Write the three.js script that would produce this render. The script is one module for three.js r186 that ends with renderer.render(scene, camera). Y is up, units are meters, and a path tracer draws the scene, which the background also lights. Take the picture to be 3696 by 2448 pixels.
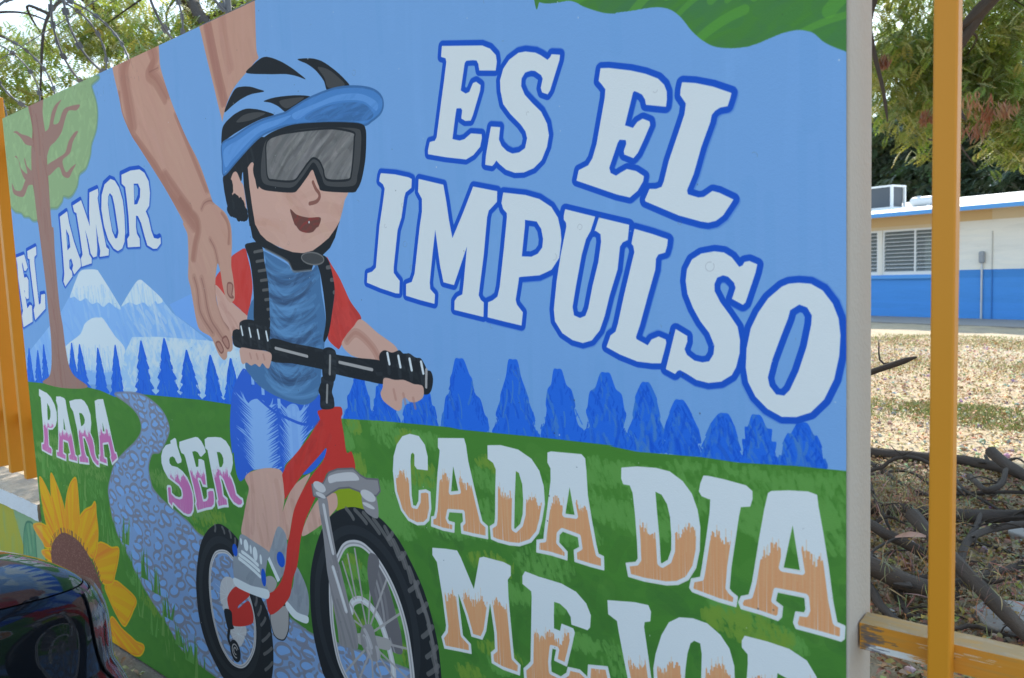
import * as THREE from 'three';
import { mergeGeometries } from 'three/addons/utils/BufferGeometryUtils.js';
import { RoundedBoxGeometry } from 'three/addons/geometries/RoundedBoxGeometry.js';
import { ImprovedNoise } from 'three/addons/math/ImprovedNoise.js';

const scene = new THREE.Scene();
// camera: standing on the street side, just beyond the near end of the wall
const camera = new THREE.PerspectiveCamera(48.26, 1024 / 678, 0.05, 600);
camera.rotation.order = 'YXZ';
camera.position.set(0.365, 1.55, 1.3);
camera.focus = 2.2; camera.userData.fStop = 5.6;
camera.rotation.set(-0.08966, 0.69488, -0.03957);
// sky: pale hazy blue, whiter towards the sun
const SUN = new THREE.Vector3(-0.28, 0.62, -0.72).normalize();
{
  const W = 512, H = 256, d = new Float32Array(W * H * 4), v = new THREE.Vector3();
  for (let y = 0; y < H; y++) for (let x = 0; x < W; x++) {
    const up = ((y + 0.5) / H - 0.5) * Math.PI, a = ((x + 0.5) / W - 0.5) * 2 * Math.PI;
    v.set(Math.cos(a) * Math.cos(up), Math.sin(up), Math.sin(a) * Math.cos(up));
    const h = Math.max(0, v.y), c = Math.max(0, v.dot(SUN)), m = Math.pow(1 - h, 2.2), s = 0.5 * Math.pow(c, 6) + 0.25 * Math.pow(c, 2), o = (y * W + x) * 4;
    d[o] = 0.36 + 0.6 * m + s; d[o + 1] = 0.6 + 0.55 * m + s; d[o + 2] = 0.95 + 0.36 * m + 0.9 * s; d[o + 3] = 1;
  }
  const t = new THREE.DataTexture(d, W, H, THREE.RGBAFormat, THREE.FloatType); t.mapping = THREE.EquirectangularReflectionMapping; t.magFilter = THREE.LinearFilter; t.needsUpdate = true;
  scene.background = t; scene.environment = t;
}
const sun = new THREE.DirectionalLight(new THREE.Color(1, 0.95, 0.86), 5);
sun.position.copy(SUN).multiplyScalar(60); sun.castShadow = true; sun.shadow.mapSize.set(4096, 4096);
Object.assign(sun.shadow.camera, { left: -30, right: 30, top: 30, bottom: -30, far: 160 }); scene.add(sun, sun.target);
const renderer = new THREE.WebGLRenderer(); renderer.setSize(1024, 678);
renderer.toneMapping = THREE.LinearToneMapping; renderer.toneMappingExposure = 1.62; renderer.shadowMap.enabled = true;

// helpers
let state = 1; const seed = (n) => { state = n * 2654435761 >>> 0; }; const rnd = () => { state = (state + 0x6d2b79f5) | 0; let t = Math.imul(state ^ (state >>> 15), 1 | state); t = (t + Math.imul(t ^ (t >>> 7), 61 | t)) ^ t; return ((t ^ (t >>> 14)) >>> 0) / 4294967296; };
const R = (a, b) => a + (b - a) * rnd();
const used = {}; const numbered = (n) => { used[n] = (used[n] ?? -1) + 1; return used[n] ? n + '_' + String(used[n]).padStart(3, '0') : n; };
const lin = (r, g, b) => new THREE.Color().setRGB(r, g, b);
const mat = (c, roughness = 0.8, extra = {}) => new THREE.MeshStandardMaterial({ color: c, roughness, ...extra });
function mesh(name, geo, m, parent) { const o = new THREE.Mesh(geo, m); o.name = parent ? name : numbered(name); o.castShadow = o.receiveShadow = true; (parent ?? scene).add(o); return o; }
function thing(name, label, category, pos = [0, 0, 0], turn = 0, group) { const o = new THREE.Group(); o.name = numbered(name); o.position.set(...pos); o.rotation.y = turn; o.userData = { label, category }; if (group) o.userData.group = group; scene.add(o); return o; }
const tag = (o, label, category, group) => { o.userData.label = label; o.userData.category = category; if (group) o.userData.group = group; return o; };
const box3 = (x0, x1, y0, y1, z0, z1, r = 0) => { const g = r ? new RoundedBoxGeometry(x1 - x0, y1 - y0, z1 - z0, 2, r) : new THREE.BoxGeometry(x1 - x0, y1 - y0, z1 - z0); g.translate((x0 + x1) / 2, (y0 + y1) / 2, (z0 + z1) / 2); return g; };
const noise = new ImprovedNoise();
// paint colours and outlines of the mural: millimetres on the wall from its lower far corner
const C = { sky: [130, 173, 219], white: [233, 232, 226], outline: [33, 91, 196], pine: [43, 113, 221], pineD: [28, 91, 205], grassD: [70, 118, 50], grass: [82, 138, 52], grassL: [106, 160, 73], grassY: [126, 158, 58], grassT: [116, 158, 75], orange: [237, 161, 106], orangeL: [237, 191, 141], pink: [217, 115, 168], skin: [212, 158, 133], skinD: [180, 122, 102], skinL: [226, 172, 147], skinR: [194, 137, 116], kid: [223, 171, 148], kidD: [195, 135, 114], kidL: [237, 189, 163], black: [41, 43, 45], blackB: [60, 62, 64], grey: [124, 118, 112], greyD: [79, 77, 75], greyL: [183, 172, 163], shirt: [82, 122, 160], shirtL: [111, 158, 198], shirtD: [60, 84, 110], band: [84, 138, 196], bandL: [106, 158, 215], bandD: [70, 115, 163], red: [217, 60, 50], redS: [222, 75, 65], redD: [188, 57, 52], trunk: [170, 129, 113], trunkL: [151, 98, 82], canopy: [158, 182, 128], canopyL: [183, 209, 145], canopyD: [121, 151, 112], topg: [84, 140, 60], topgL: [111, 180, 62], topgD: [79, 129, 77], yellow: [237, 180, 25], yorange: [237, 151, 42], dorange: [237, 111, 52], core: [124, 81, 68], coreL: [180, 134, 118], path: [141, 178, 223], pathg: [141, 140, 151], fork: [156, 147, 143], forkL: [215, 205, 198], forkD: [119, 112, 111], lime: [153, 169, 35], shoe: [160, 161, 163], shoeD: [136, 138, 141], shortb: [55, 106, 207], shortl: [151, 189, 235], mt: [148, 191, 237], mtD: [131, 178, 235], mtL: [178, 211, 237], snow: [227, 234, 233], mouth: [121, 73, 62], nail: [178, 126, 110], crease: [153, 98, 83], lowY: [175, 167, 42], lowG: [136, 169, 122], leaf: [97, 153, 106], leafD: [65, 120, 87] };
for (const k in C) C[k] = "rgb(" + C[k].join() + ")";
const T = {
  e1: [2899,2072,3021,2047,3043,2036,3059,2019,3061,2005,3057,1988,3011,1997,3009,2011,3004,2020,2993,2023,2972,2026,2966,2021,2950,1963,2966,1953,2978,1955,2990,1972,2999,1973,3011,1964,3009,1953,2984,1903,2977,1893,2961,1895,2950,1902,2954,1919,2950,1925,2935,1927,2931,1915,2917,1859,2940,1852,2956,1853,2977,1863,3008,1857,3008,1849,3002,1831,2981,1816,2958,1809,2894,1822,2837,1836,2837,1844,2844,1862,2861,1863,2868,1870,2889,1951,2901,1995,2911,2035,2909,2044,2895,2050],
  s1: [3141,2009,3168,2001,3183,1992,3199,1980,3206,1984,3210,1989,3230,1984,3228,1974,3202,1919,3196,1913,3183,1919,3180,1928,3186,1946,3182,1954,3166,1966,3155,1969,3139,1968,3128,1957,3126,1941,3135,1921,3155,1900,3177,1879,3191,1853,3195,1829,3189,1806,3174,1781,3153,1767,3125,1761,3101,1763,3077,1772,3059,1786,3049,1796,3042,1789,3036,1785,3017,1790,3020,1809,3038,1869,3063,1864,3058,1839,3065,1824,3079,1811,3095,1803,3115,1803,3132,1810,3139,1831,3135,1846,3122,1863,3095,1889,3076,1913,3070,1942,3070,1964,3080,1986,3097,2001,3122,2010],
  e2: [3328,1938,3346,1935,3394,1921,3425,1909,3452,1895,3464,1882,3469,1869,3469,1855,3467,1843,3427,1853,3425,1863,3419,1873,3410,1879,3402,1883,3398,1881,3378,1821,3397,1813,3407,1823,3418,1827,3432,1820,3433,1814,3419,1789,3405,1766,3396,1758,3377,1767,3376,1773,3382,1786,3381,1794,3366,1797,3361,1791,3340,1745,3343,1734,3356,1727,3367,1732,3381,1737,3401,1731,3417,1720,3415,1711,3403,1695,3386,1684,3358,1692,3263,1729,3269,1748,3292,1755,3303,1768,3314,1795,3336,1881,3338,1897,3330,1908,3323,1916],
  l1: [3502,1879,3527,1873,3560,1861,3594,1844,3592,1837,3587,1824,3574,1824,3564,1820,3557,1813,3554,1801,3536,1760,3520,1713,3506,1685,3508,1677,3529,1669,3540,1669,3557,1678,3569,1674,3595,1660,3589,1652,3576,1635,3562,1626,3548,1624,3534,1627,3488,1642,3421,1673,3420,1676,3430,1694,3444,1693,3456,1696,3461,1706,3472,1742,3497,1801,3506,1823,3509,1841,3504,1849,3498,1858,3499,1868],
  i1: [2663,1809,2717,1800,2763,1788,2774,1783,2771,1763,2764,1760,2750,1754,2744,1742,2730,1694,2713,1663,2691,1570,2690,1557,2700,1546,2711,1536,2707,1505,2694,1506,2639,1519,2585,1535,2589,1558,2608,1562,2624,1572,2647,1678,2666,1738,2675,1770,2669,1782,2656,1791,2660,1804],
  m1: [2800,1780,2796,1751,2808,1733,2806,1702,2796,1668,2769,1553,2757,1532,2736,1527,2734,1499,2783,1488,2832,1479,2835,1500,2820,1513,2819,1530,2833,1596,2848,1661,2859,1571,2868,1530,2901,1523,2951,1616,2934,1525,2928,1499,2911,1493,2902,1484,2900,1464,2990,1448,2993,1480,2984,1486,2978,1497,2999,1589,3014,1673,3020,1688,3035,1698,3045,1705,3047,1727,2977,1744,2942,1688,2903,1630,2894,1675,2888,1719,2881,1758],
  p1: [3066,1722,3127,1711,3165,1699,3195,1680,3211,1657,3217,1631,3218,1610,3211,1574,3190,1550,3158,1539,3106,1537,3100,1536,3097,1521,3088,1486,3091,1475,3107,1458,3102,1430,3055,1438,3005,1447,3008,1480,3021,1484,3037,1493,3045,1516,3062,1602,3074,1668,3074,1678,3064,1688,3060,1701],
  p1h: [3123,1660,3156,1654,3168,1637,3172,1615,3169,1597,3156,1584,3138,1578,3110,1580,3113,1597,3122,1646],
  u1: [3232,1672,3306,1651,3382,1630,3378,1602,3367,1598,3360,1590,3353,1545,3333,1494,3320,1453,3307,1423,3287,1402,3265,1396,3240,1401,3214,1415,3196,1440,3194,1464,3204,1525,3217,1580,3230,1624,3234,1638,3233,1646,3228,1652,3228,1660],
  u1h: [3291,1624,3305,1625,3317,1617,3318,1601,3310,1561,3294,1512,3282,1467,3274,1451,3260,1446,3244,1452,3241,1470,3251,1512,3268,1577,3280,1609],
  u1l: [3310,1653,3297,1623],
  l2: [3395,1621,3433,1609,3465,1597,3463,1585,3459,1574,3445,1571,3439,1563,3437,1542,3420,1493,3401,1436,3391,1411,3392,1406,3418,1394,3427,1406,3442,1412,3456,1407,3457,1401,3453,1387,3445,1362,3426,1361,3394,1363,3355,1375,3324,1389,3334,1412,3346,1420,3352,1436,3368,1493,3387,1555,3394,1577,3392,1589,3388,1594],
  s2: [3559,1570,3577,1567,3591,1558,3605,1540,3612,1543,3616,1549,3624,1550,3637,1544,3634,1531,3615,1478,3611,1475,3592,1485,3594,1490,3599,1504,3596,1514,3585,1525,3575,1528,3563,1524,3557,1512,3557,1499,3568,1478,3584,1457,3600,1434,3604,1411,3603,1387,3596,1361,3588,1347,3568,1334,3543,1330,3520,1334,3499,1345,3486,1351,3480,1349,3475,1343,3457,1351,3461,1365,3479,1427,3501,1415,3501,1405,3495,1390,3500,1379,3515,1369,3532,1366,3546,1369,3555,1383,3557,1399,3547,1423,3530,1444,3516,1468,3505,1495,3502,1519,3505,1540,3515,1557,3533,1567],
  o1: [3710,1510,3729,1508,3748,1497,3764,1475,3773,1451,3776,1423,3774,1389,3766,1350,3750,1315,3728,1291,3704,1281,3679,1279,3654,1291,3633,1311,3620,1336,3616,1362,3618,1396,3626,1432,3640,1460,3658,1485,3681,1504,3693,1509],
  o1h: [3710,1475,3724,1470,3732,1456,3731,1441,3723,1402,3709,1359,3694,1326,3684,1315,3669,1316,3657,1331,3654,1346,3662,1377,3678,1420,3690,1450,3694,1465],
  e3: [4,1706,113,1716,142,1656,114,1641,93,1643,86,1668,77,1686,72,1669,84,1608,119,1611,136,1597,118,1512,92,1508,71,1525,77,1548,68,1551,86,1462,126,1480,149,1475,139,1402,13,1373,6,1426,27,1452,6,1610,12,1671],
  l3: [158,1730,272,1746,266,1710,240,1701,233,1682,237,1521,240,1480,264,1487,278,1526,326,1529,314,1463,175,1410,167,1457,190,1477,175,1665,179,1692,156,1698],
  a1: [578,1857,660,1873,669,1826,703,1744,739,1685,752,1669,753,1640,676,1609,660,1630,675,1647,660,1677,636,1671,630,1635,653,1621,654,1601,569,1560,554,1580,571,1614,576,1710,579,1823],
  a1h: [632,1804,659,1773,661,1724,627,1710,627,1757],
  m2: [725,1892,812,1906,834,1870,877,1794,881,1849,901,1929,981,1936,982,1916,971,1900,980,1837,1012,1706,1034,1696,1027,1674,946,1672,955,1694,945,1739,935,1811,928,1706,916,1675,883,1672,862,1688,848,1745,825,1793,846,1684,865,1669,861,1649,762,1639,760,1671,781,1687,770,1775,756,1859,734,1867],
  o2: [1102,1961,1137,1951,1168,1922,1191,1872,1194,1820,1189,1757,1176,1718,1152,1695,1113,1687,1078,1699,1037,1734,1010,1789,999,1856,1013,1909,1047,1946],
  o2h: [1087,1911,1108,1896,1119,1859,1129,1793,1134,1757,1118,1735,1099,1734,1077,1764,1065,1822,1060,1872,1069,1899],
  r2: [1200,1966,1276,1973,1348,1969,1383,1953,1410,1920,1413,1879,1399,1835,1369,1818,1387,1790,1400,1744,1416,1718,1447,1713,1465,1717,1464,1697,1433,1681,1405,1681,1362,1696,1347,1728,1327,1779,1306,1806,1289,1809,1281,1767,1285,1741,1303,1723,1301,1694,1202,1697,1203,1727,1224,1739,1230,1810,1227,1877,1222,1920,1196,1935],
  r2h: [1292,1925,1327,1922,1342,1901,1335,1871,1309,1848,1283,1848,1287,1883],
  p3: [139,1079,183,1072,232,1066,278,1049,314,1019,330,984,325,948,303,920,262,899,227,894,208,896,203,852,199,815,226,808,234,798,224,769,183,770,98,779,100,814,129,820,139,845,146,926,147,986,151,1042,131,1049],
  p3h: [224,1023,248,1006,259,983,252,957,235,939,211,936,214,974],
  a3: [346,1058,392,1062,436,1058,449,1050,455,1008,472,947,494,880,508,809,528,804,526,774,426,772,426,801,446,808,432,855,383,857,370,802,400,797,392,765,280,770,283,802,306,803,326,866,341,955,353,1017,340,1039],
  a3h: [406,974,415,942,421,907,396,912],
  r3: [496,1049,559,1061,626,1068,659,1062,689,1043,711,1009,711,971,693,929,716,905,726,873,725,842,738,822,762,818,757,787,731,787,694,802,671,828,656,864,629,898,612,898,617,845,629,820,649,815,652,784,543,775,541,808,567,817,562,863,554,931,529,1007,502,1025],
  r3h: [589,1008,619,1009,639,998,650,980,641,964,620,951,599,945],
  a4: [771,1072,803,1081,854,1086,862,1064,884,1002,906,931,926,874,941,873,950,847,888,814,873,844,880,856,866,901,818,892,818,839,842,836,843,805,763,807,758,839,770,842,778,907,770,1001],
  a4h: [827,998,835,974,845,949,824,947],
  s4: [1417,975,1450,989,1459,987,1464,961,1488,915,1485,906,1459,898,1449,904,1440,916,1424,921,1402,914,1393,903,1394,888,1409,880,1455,880,1490,871,1522,853,1543,828,1557,800,1557,764,1549,734,1530,714,1505,707,1473,708,1433,720,1398,734,1391,716,1359,732,1358,761,1359,793,1367,801,1388,803,1395,797,1394,776,1420,767,1449,767,1467,773,1472,784,1469,800,1452,812,1416,821,1376,831,1346,857,1333,882,1335,908,1350,933,1379,954,1419,965],
  e4: [1486,979,1550,996,1606,1010,1622,1010,1643,1000,1662,981,1667,966,1635,946,1626,948,1614,959,1595,962,1571,956,1579,935,1592,900,1611,904,1616,932,1633,934,1651,931,1657,894,1660,840,1630,838,1621,852,1616,858,1604,858,1617,829,1628,789,1646,794,1656,804,1657,828,1678,836,1703,839,1708,824,1708,799,1702,780,1683,766,1644,756,1576,734,1565,763,1571,776,1559,824,1542,870,1523,924,1513,939,1494,942,1482,961],
  r4: [1670,1009,1690,1018,1742,1025,1778,1027,1808,1019,1830,1001,1842,974,1842,950,1830,924,1819,910,1833,895,1846,871,1853,847,1873,839,1889,836,1892,820,1878,807,1858,803,1828,809,1806,825,1788,850,1771,880,1755,889,1764,864,1768,828,1791,820,1794,792,1766,787,1724,774,1717,800,1724,808,1714,852,1697,915,1684,975,1670,980],
  r4h: [1742,977,1764,979,1777,972,1786,958,1784,941,1771,925,1754,921],
  c5: [2720,1142,2752,1140,2772,1121,2780,1092,2778,1058,2741,1056,2733,1063,2735,1092,2728,1098,2719,1092,2715,1072,2714,1027,2713,981,2717,954,2730,954,2741,970,2744,998,2769,1004,2784,1001,2784,958,2774,926,2757,912,2730,906,2697,912,2671,935,2652,982,2648,1036,2654,1076,2669,1109,2692,1133],
  a5: [2824,1143,2910,1152,2915,1138,2920,1099,2935,1041,2950,984,2958,957,2975,948,2974,918,2932,916,2889,915,2888,937,2897,945,2896,968,2848,962,2842,943,2846,936,2865,936,2862,912,2824,910,2783,913,2785,936,2796,940,2802,958,2816,1053,2826,1102,2828,1115,2822,1121],
  a5h: [2870,1090,2886,1019,2857,1012],
  d5: [2988,1144,3027,1149,3078,1145,3115,1129,3136,1105,3147,1071,3148,1032,3139,994,3128,962,3106,937,3072,921,3041,917,3006,917,2986,920,2984,949,2999,959,3002,972,3006,1035,3011,1091,3003,1107,2987,1114],
  d5h: [3068,1098,3080,1094,3089,1068,3090,1032,3087,998,3078,972,3061,956,3056,958,3062,1037],
  a6: [3164,1149,3172,1152,3252,1156,3260,1149,3262,1123,3264,1070,3273,1015,3282,967,3287,947,3300,944,3300,916,3266,916,3227,918,3226,942,3241,952,3238,975,3196,980,3186,970,3184,951,3206,935,3205,917,3162,919,3122,917,3124,944,3144,950,3146,965,3157,1020,3170,1087,3171,1116,3163,1128],
  a6h: [3219,1091,3232,1020,3203,1018],
  d6: [3352,1141,3388,1148,3430,1151,3459,1148,3486,1133,3504,1112,3515,1083,3520,1050,3518,1004,3510,968,3494,941,3472,926,3447,919,3398,915,3361,916,3356,942,3379,949,3385,958,3384,1000,3381,1053,3377,1094,3370,1110,3355,1110,3351,1120],
  d6h: [3425,1107,3442,1102,3454,1084,3460,1059,3462,1021,3461,992,3453,970,3438,958,3434,960,3432,1009,3428,1062],
  i6: [3531,1150,3540,1151,3571,1149,3612,1144,3623,1136,3623,1123,3619,1109,3601,1105,3597,1086,3589,1035,3581,984,3577,943,3582,937,3593,931,3590,912,3556,913,3503,919,3498,925,3502,943,3521,951,3525,971,3535,1030,3543,1082,3545,1110,3539,1110,3527,1113,3522,1120,3525,1135],
  a7: [3655,1137,3660,1141,3691,1147,3723,1150,3737,1147,3739,1129,3747,1083,3756,1024,3763,967,3770,930,3783,927,3782,905,3777,900,3746,901,3702,901,3698,910,3702,930,3717,932,3720,940,3718,962,3668,960,3664,941,3677,934,3675,915,3669,907,3639,910,3601,911,3597,921,3602,933,3617,940,3624,966,3638,1051,3648,1106],
  a7h: [3697,1098,3711,1007,3678,1005],
  m7: [2784,854,2831,861,2869,865,2880,851,2922,776,2946,863,2958,868,3021,869,3041,865,3040,844,3030,831,3030,789,3034,727,3040,640,3059,630,3056,605,3007,603,2971,608,2970,633,2984,646,2984,688,2973,768,2954,683,2941,659,2907,657,2903,672,2891,706,2865,766,2867,726,2875,649,2901,634,2902,611,2860,605,2809,597,2801,624,2817,644,2820,660,2812,734,2798,822,2783,837],
  e7: [3086,861,3123,858,3187,857,3226,848,3251,829,3262,806,3259,779,3253,772,3213,773,3212,789,3201,803,3182,813,3164,813,3162,779,3161,747,3181,746,3186,764,3215,762,3218,755,3209,722,3194,671,3162,674,3169,702,3155,701,3149,664,3150,642,3178,639,3195,654,3199,668,3230,672,3253,660,3244,627,3216,598,3176,591,3072,587,3071,625,3086,640,3093,649,3098,720,3104,808,3103,821,3078,832,3079,850],
  j7: [3309,850,3373,862,3404,864,3409,853,3407,834,3394,829,3392,817,3401,751,3409,689,3401,643,3366,606,3316,591,3269,603,3250,649,3254,691,3302,702,3307,681,3311,644,3332,638,3350,654,3355,687,3346,731,3335,788,3331,813,3310,822],
  o7: [3474,857,3502,863,3532,861,3558,846,3575,825,3584,794,3585,755,3576,711,3552,677,3516,655,3473,648,3438,662,3416,698,3415,735,3421,767,3435,810,3452,841],
  o7h: [3504,822,3519,820,3522,798,3520,750,3517,714,3505,692,3489,693,3480,719,3483,756,3488,790,3495,813],
  r7: [3608,858,3650,859,3689,857,3719,845,3735,821,3739,798,3731,769,3714,752,3746,707,3701,690,3670,733,3654,733,3651,671,3592,654,3604,710,3611,769,3614,806,3614,826,3603,836,3603,848],
  r7h: [3666,809,3686,804,3694,785,3686,772,3662,769],
  canopy: [-103,2554,1006,2369,1007,2325,1035,2266,1039,2217,1015,2160,962,2112,939,2070,888,2026,819,2008,789,1967,737,1937,690,1928,639,1937,618,1918,558,1896,494,1899,392,1893,318,1861,262,1864,221,1882,159,1889,126,1908,53,1920,2,1945,-73,1965,-273,1996],
  canopyTop: [-103,2554,1006,2369,1066,2475,-53,2717],
  topgreen: [3140,2375,3170,2108,3184,2100,3202,2093,3231,2088,3256,2085,3273,2078,3293,2064,3320,2050,3340,2041,3360,2035,3369,2035,3391,2032,3428,2028,3458,2023,3481,2013,3501,1995,3523,1965,3545,1943,3567,1929,3598,1920,3624,1917,3647,1919,3662,1922,3679,1925,3696,1926,3715,1924,3735,1915,3751,1898,3767,1886,3784,1876,3793,1868,3839,1851,3837,2335,3453,2390],
  mtA: [-98,1086,23,1241,500,1452,612,1521,706,1599,748,1621,800,1625,899,1621,936,1602,1083,1480,1336,1337,1112,1166],
  mtAs: [610,1515,706,1599,748,1621,800,1625,899,1621,936,1602,1083,1480,1092,1460,1043,1471,994,1488,936,1471,885,1489,827,1483,775,1507,713,1496,657,1514],
  mtB: [1269,1351,1101,1471,1123,1488,1235,1558,1279,1572,1318,1559,1442,1497,1509,1450,1635,1401,1753,1355],
  mtBs: [1101,1471,1123,1488,1235,1558,1279,1572,1318,1559,1442,1497,1406,1482,1386,1492,1337,1471,1293,1487,1232,1479,1173,1488],
  mtC: [1493,1479,1652,1515,1742,1471,1816,1404,1773,1358,1635,1404,1529,1444],
  mtD: [454,1187,493,1286,681,1354,736,1398,814,1423,886,1427,926,1422,1020,1356,1101,1307,1098,1222],
  mtDs: [523,1274,681,1354,736,1398,814,1423,886,1427,926,1422,1020,1356,1100,1302,1031,1276,951,1279,864,1257,782,1272,690,1256,601,1271],
  mtE: [998,1111,1083,1278,1173,1354,1385,1361,1744,1357,1999,1343,1974,1148],
  grass: [-93,1104,16,1107,194,1112,692,1128,836,1123,971,1106,1206,1135,1502,1144,1666,1149,1853,1149,1940,1152,1849,1149,2139,1149,2442,1157,2608,1167,2863,1176,2900,1174,3142,1182,3337,1186,3321,1184,3389,1180,3529,1187,3599,1186,3704,1194,3792,1197,3853,1198,3856,493,-2115,-2628],
  path: [973,1118,1048,1097,1120,1075,1171,1045,1188,1007,1169,971,1106,929,1020,885,915,823,859,754,827,699,830,644,845,578,882,516,952,456,1019,391,1097,331,1187,276,1284,221,1366,163,1515,141,1645,128,1856,83,2806,424,2806,502,2681,493,2444,482,2250,467,2155,480,2063,502,1987,545,1909,605,1781,653,1591,651,1498,686,1399,712,1313,736,1242,770,1221,818,1222,858,1261,909,1321,922,1374,966,1413,1014,1405,1051,1361,1090,1275,1121,1193,1134,1080,1132],
  trunk: [336,2359,345,2446,523,2413,515,2360,495,2303,505,2223,520,2172,497,2114,491,2022,482,1917,479,1825,497,1811,486,1699,483,1484,500,1382,506,1306,526,1217,578,1169,708,1133,628,1116,401,1105,195,1115,284,1151,324,1207,347,1314,348,1445,346,1576,336,1706,325,1835,318,1861,311,1983,300,2042,315,2136,335,2197,361,2256,352,2307],
  br1: [343,2189,263,2206,217,2238,168,2265,125,2279,172,2277,222,2257,306,2235,350,2214],
  br2: [306,2048,221,2050,177,2094,155,2149,113,2168,138,2168,170,2134,181,2107,250,2076,229,2134,239,2147,255,2111,294,2088,313,2073],
  br3: [303,2023,249,2022,174,1980,57,2004,42,2053,58,2041,81,2019,155,2011,221,2050,304,2061],
  br4: [481,2214,544,2235,589,2288,636,2316,707,2326,664,2306,626,2276,602,2244,657,2242,703,2276,751,2288,880,2278,848,2261,770,2271,726,2243,677,2198,608,2172,541,2157,481,2116],
  br5: [490,2084,607,2100,695,2113,742,2153,807,2179,843,2177,785,2145,746,2106,666,2087,667,2057,692,2033,748,2048,794,2054,751,2030,709,2008,651,2023,614,2063,496,2040],
  armA: [1180,2409,1196,2367,1206,2326,1233,2243,1250,2178,1306,2097,1350,2055,1436,1973,1528,1883,1607,1797,1636,1761,1634,1752,1658,1718,1657,1675,1651,1625,1641,1571,1652,1538,1660,1494,1672,1433,1685,1400,1707,1386,1754,1373,1773,1359,1801,1317,1825,1298,1841,1296,1856,1306,1861,1323,1881,1325,1895,1338,1895,1373,1879,1404,1850,1427,1828,1462,1816,1497,1816,1542,1824,1577,1840,1611,1848,1600,1855,1579,1860,1545,1871,1510,1885,1493,1903,1484,1927,1496,1931,1527,1927,1571,1922,1598,1926,1628,1935,1667,1938,1717,1926,1748,1904,1773,1844,1807,1838,1811,1810,1869,1767,1948,1703,2031,1648,2115,1602,2198,1565,2282,1561,2321,1564,2368,1568,2424],
  armB: [1834,2389,1834,2365,1846,2325,1870,2244,1894,2169,1912,2108,1924,2071,1932,2050,1946,2076,1971,2107,2017,2142,2094,2174,2150,2196,2145,2230,2154,2362,2156,2394,1846,2474],
  shA1: [1317,2371,1285,2326,1294,2253,1306,2189,1317,2126],
  shA2: [1506,2366,1524,2319,1480,2284,1528,2250,1589,2182],
  shA3: [1545,2290,1481,2288],
  shA4: [1328,2089,1468,1969,1557,1870,1647,1799,1716,1741],
  shA5: [1527,1937,1608,1865,1678,1806],
  shA6: [1643,2115,1694,2032,1762,1920,1807,1846],
  shA7: [1237,2263,1245,2184,1301,2103,1359,2043],
  shQ1: [1633,1834,1684,1794,1729,1763,1737,1727,1709,1679,1688,1631],
  shQ2: [1765,1794,1784,1810,1819,1816,1841,1810],
  shQ3: [1891,1771,1919,1742,1927,1708,1919,1672],
  shQ4: [1804,1692,1830,1659,1843,1611],
  shQ5: [1682,1570,1697,1530,1702,1465,1724,1430,1752,1405,1777,1384],
  shQ6: [1731,1565,1745,1522,1754,1466,1775,1423,1805,1395,1835,1368],
  shQ7: [1816,1539,1819,1493,1844,1434,1879,1400],
  nail1: [1892,1544,1911,1547,1923,1537,1913,1510,1921,1501,1902,1502,1888,1517],
  nail2: [1792,1349,1813,1355,1831,1340,1836,1326,1821,1318,1806,1328],
  nail3: [1834,1364,1859,1374,1873,1358,1874,1341,1863,1334,1845,1347],
  shB1: [1886,2351,1902,2282,1924,2194,1945,2129,1954,2101],
  shB2: [1964,2354,1970,2280,1992,2198],
  he1: [2085,2169,2118,2184,2165,2195,2202,2191,2257,2169,2310,2140,2348,2115,2372,2097,2334,2112,2281,2128,2196,2144],
  he2: [2342,2156,2404,2146,2448,2130,2489,2105,2529,2075,2559,2044,2508,2049,2465,2051,2452,2078,2420,2111,2384,2135],
  he2g: [2430,2117,2470,2105,2505,2083,2539,2051,2472,2056,2456,2085],
  he3: [1948,2076,1971,2103,2016,2134,2057,2134,2103,2125,2140,2112,2169,2100,2100,2104,2044,2099,1994,2088],
  he4: [2165,2073,2217,2074,2281,2068,2342,2059,2390,2046,2340,2037,2304,2027,2272,2024,2236,2046,2201,2062],
  he4g: [2244,2060,2328,2055,2358,2048,2277,2034],
  he5: [1917,1982,1926,2026,1950,2045,2007,2062,2064,2067,2118,2058,2169,2043,2212,2026,2152,2025,2089,2019,2007,2006,1947,1993],
  he5g: [2011,2036,2054,2051,2116,2049,2168,2037,2091,2030],
  helm: [1932,2050,1946,2076,1971,2107,2017,2142,2094,2174,2150,2196,2202,2190,2323,2138,2417,2085,2465,2052,2311,2026,2272,2023,2166,2020,2089,2015,1917,1982],
  visor: [1920,1983,1989,1995,2089,2015,2167,2022,2240,2023,2272,2024,2312,2032,2367,2042,2446,2049,2508,2049,2562,2043,2624,2029,2662,2013,2682,1993,2684,1972,2671,1956,2639,1944,2610,1938,2559,1952,2438,1971,2306,1985,2236,1987,2146,1978,2081,1957,1996,1920,1917,1887,1913,1930],
  visorL: [2303,2015,2411,2025,2506,2031,2595,2019,2649,1996,2666,1979,2658,1966,2639,1979,2610,1997,2553,2010,2474,2016,2390,2009,2321,1996],
  visorD: [2362,1998,2442,2010,2534,2007,2609,1991,2646,1960,2617,1948,2500,1966,2387,1982],
  bandL: [1930,1964,2029,1985,2135,2008,2224,2011,2296,2012,2237,1997,2132,1988,2059,1964,1972,1928,1929,1910],
  hair: [2138,1974,2081,1957,1996,1920,1917,1887,1911,1854,1918,1813,1927,1785,1942,1770,1966,1759,1990,1748,2027,1748,2024,1764,2005,1801,1973,1808,1952,1841,1953,1863,1970,1884,1991,1886,2003,1859,2017,1861,2024,1882,2045,1888,2075,1906,2090,1900,2092,1853,2108,1830,2158,1951],
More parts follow.
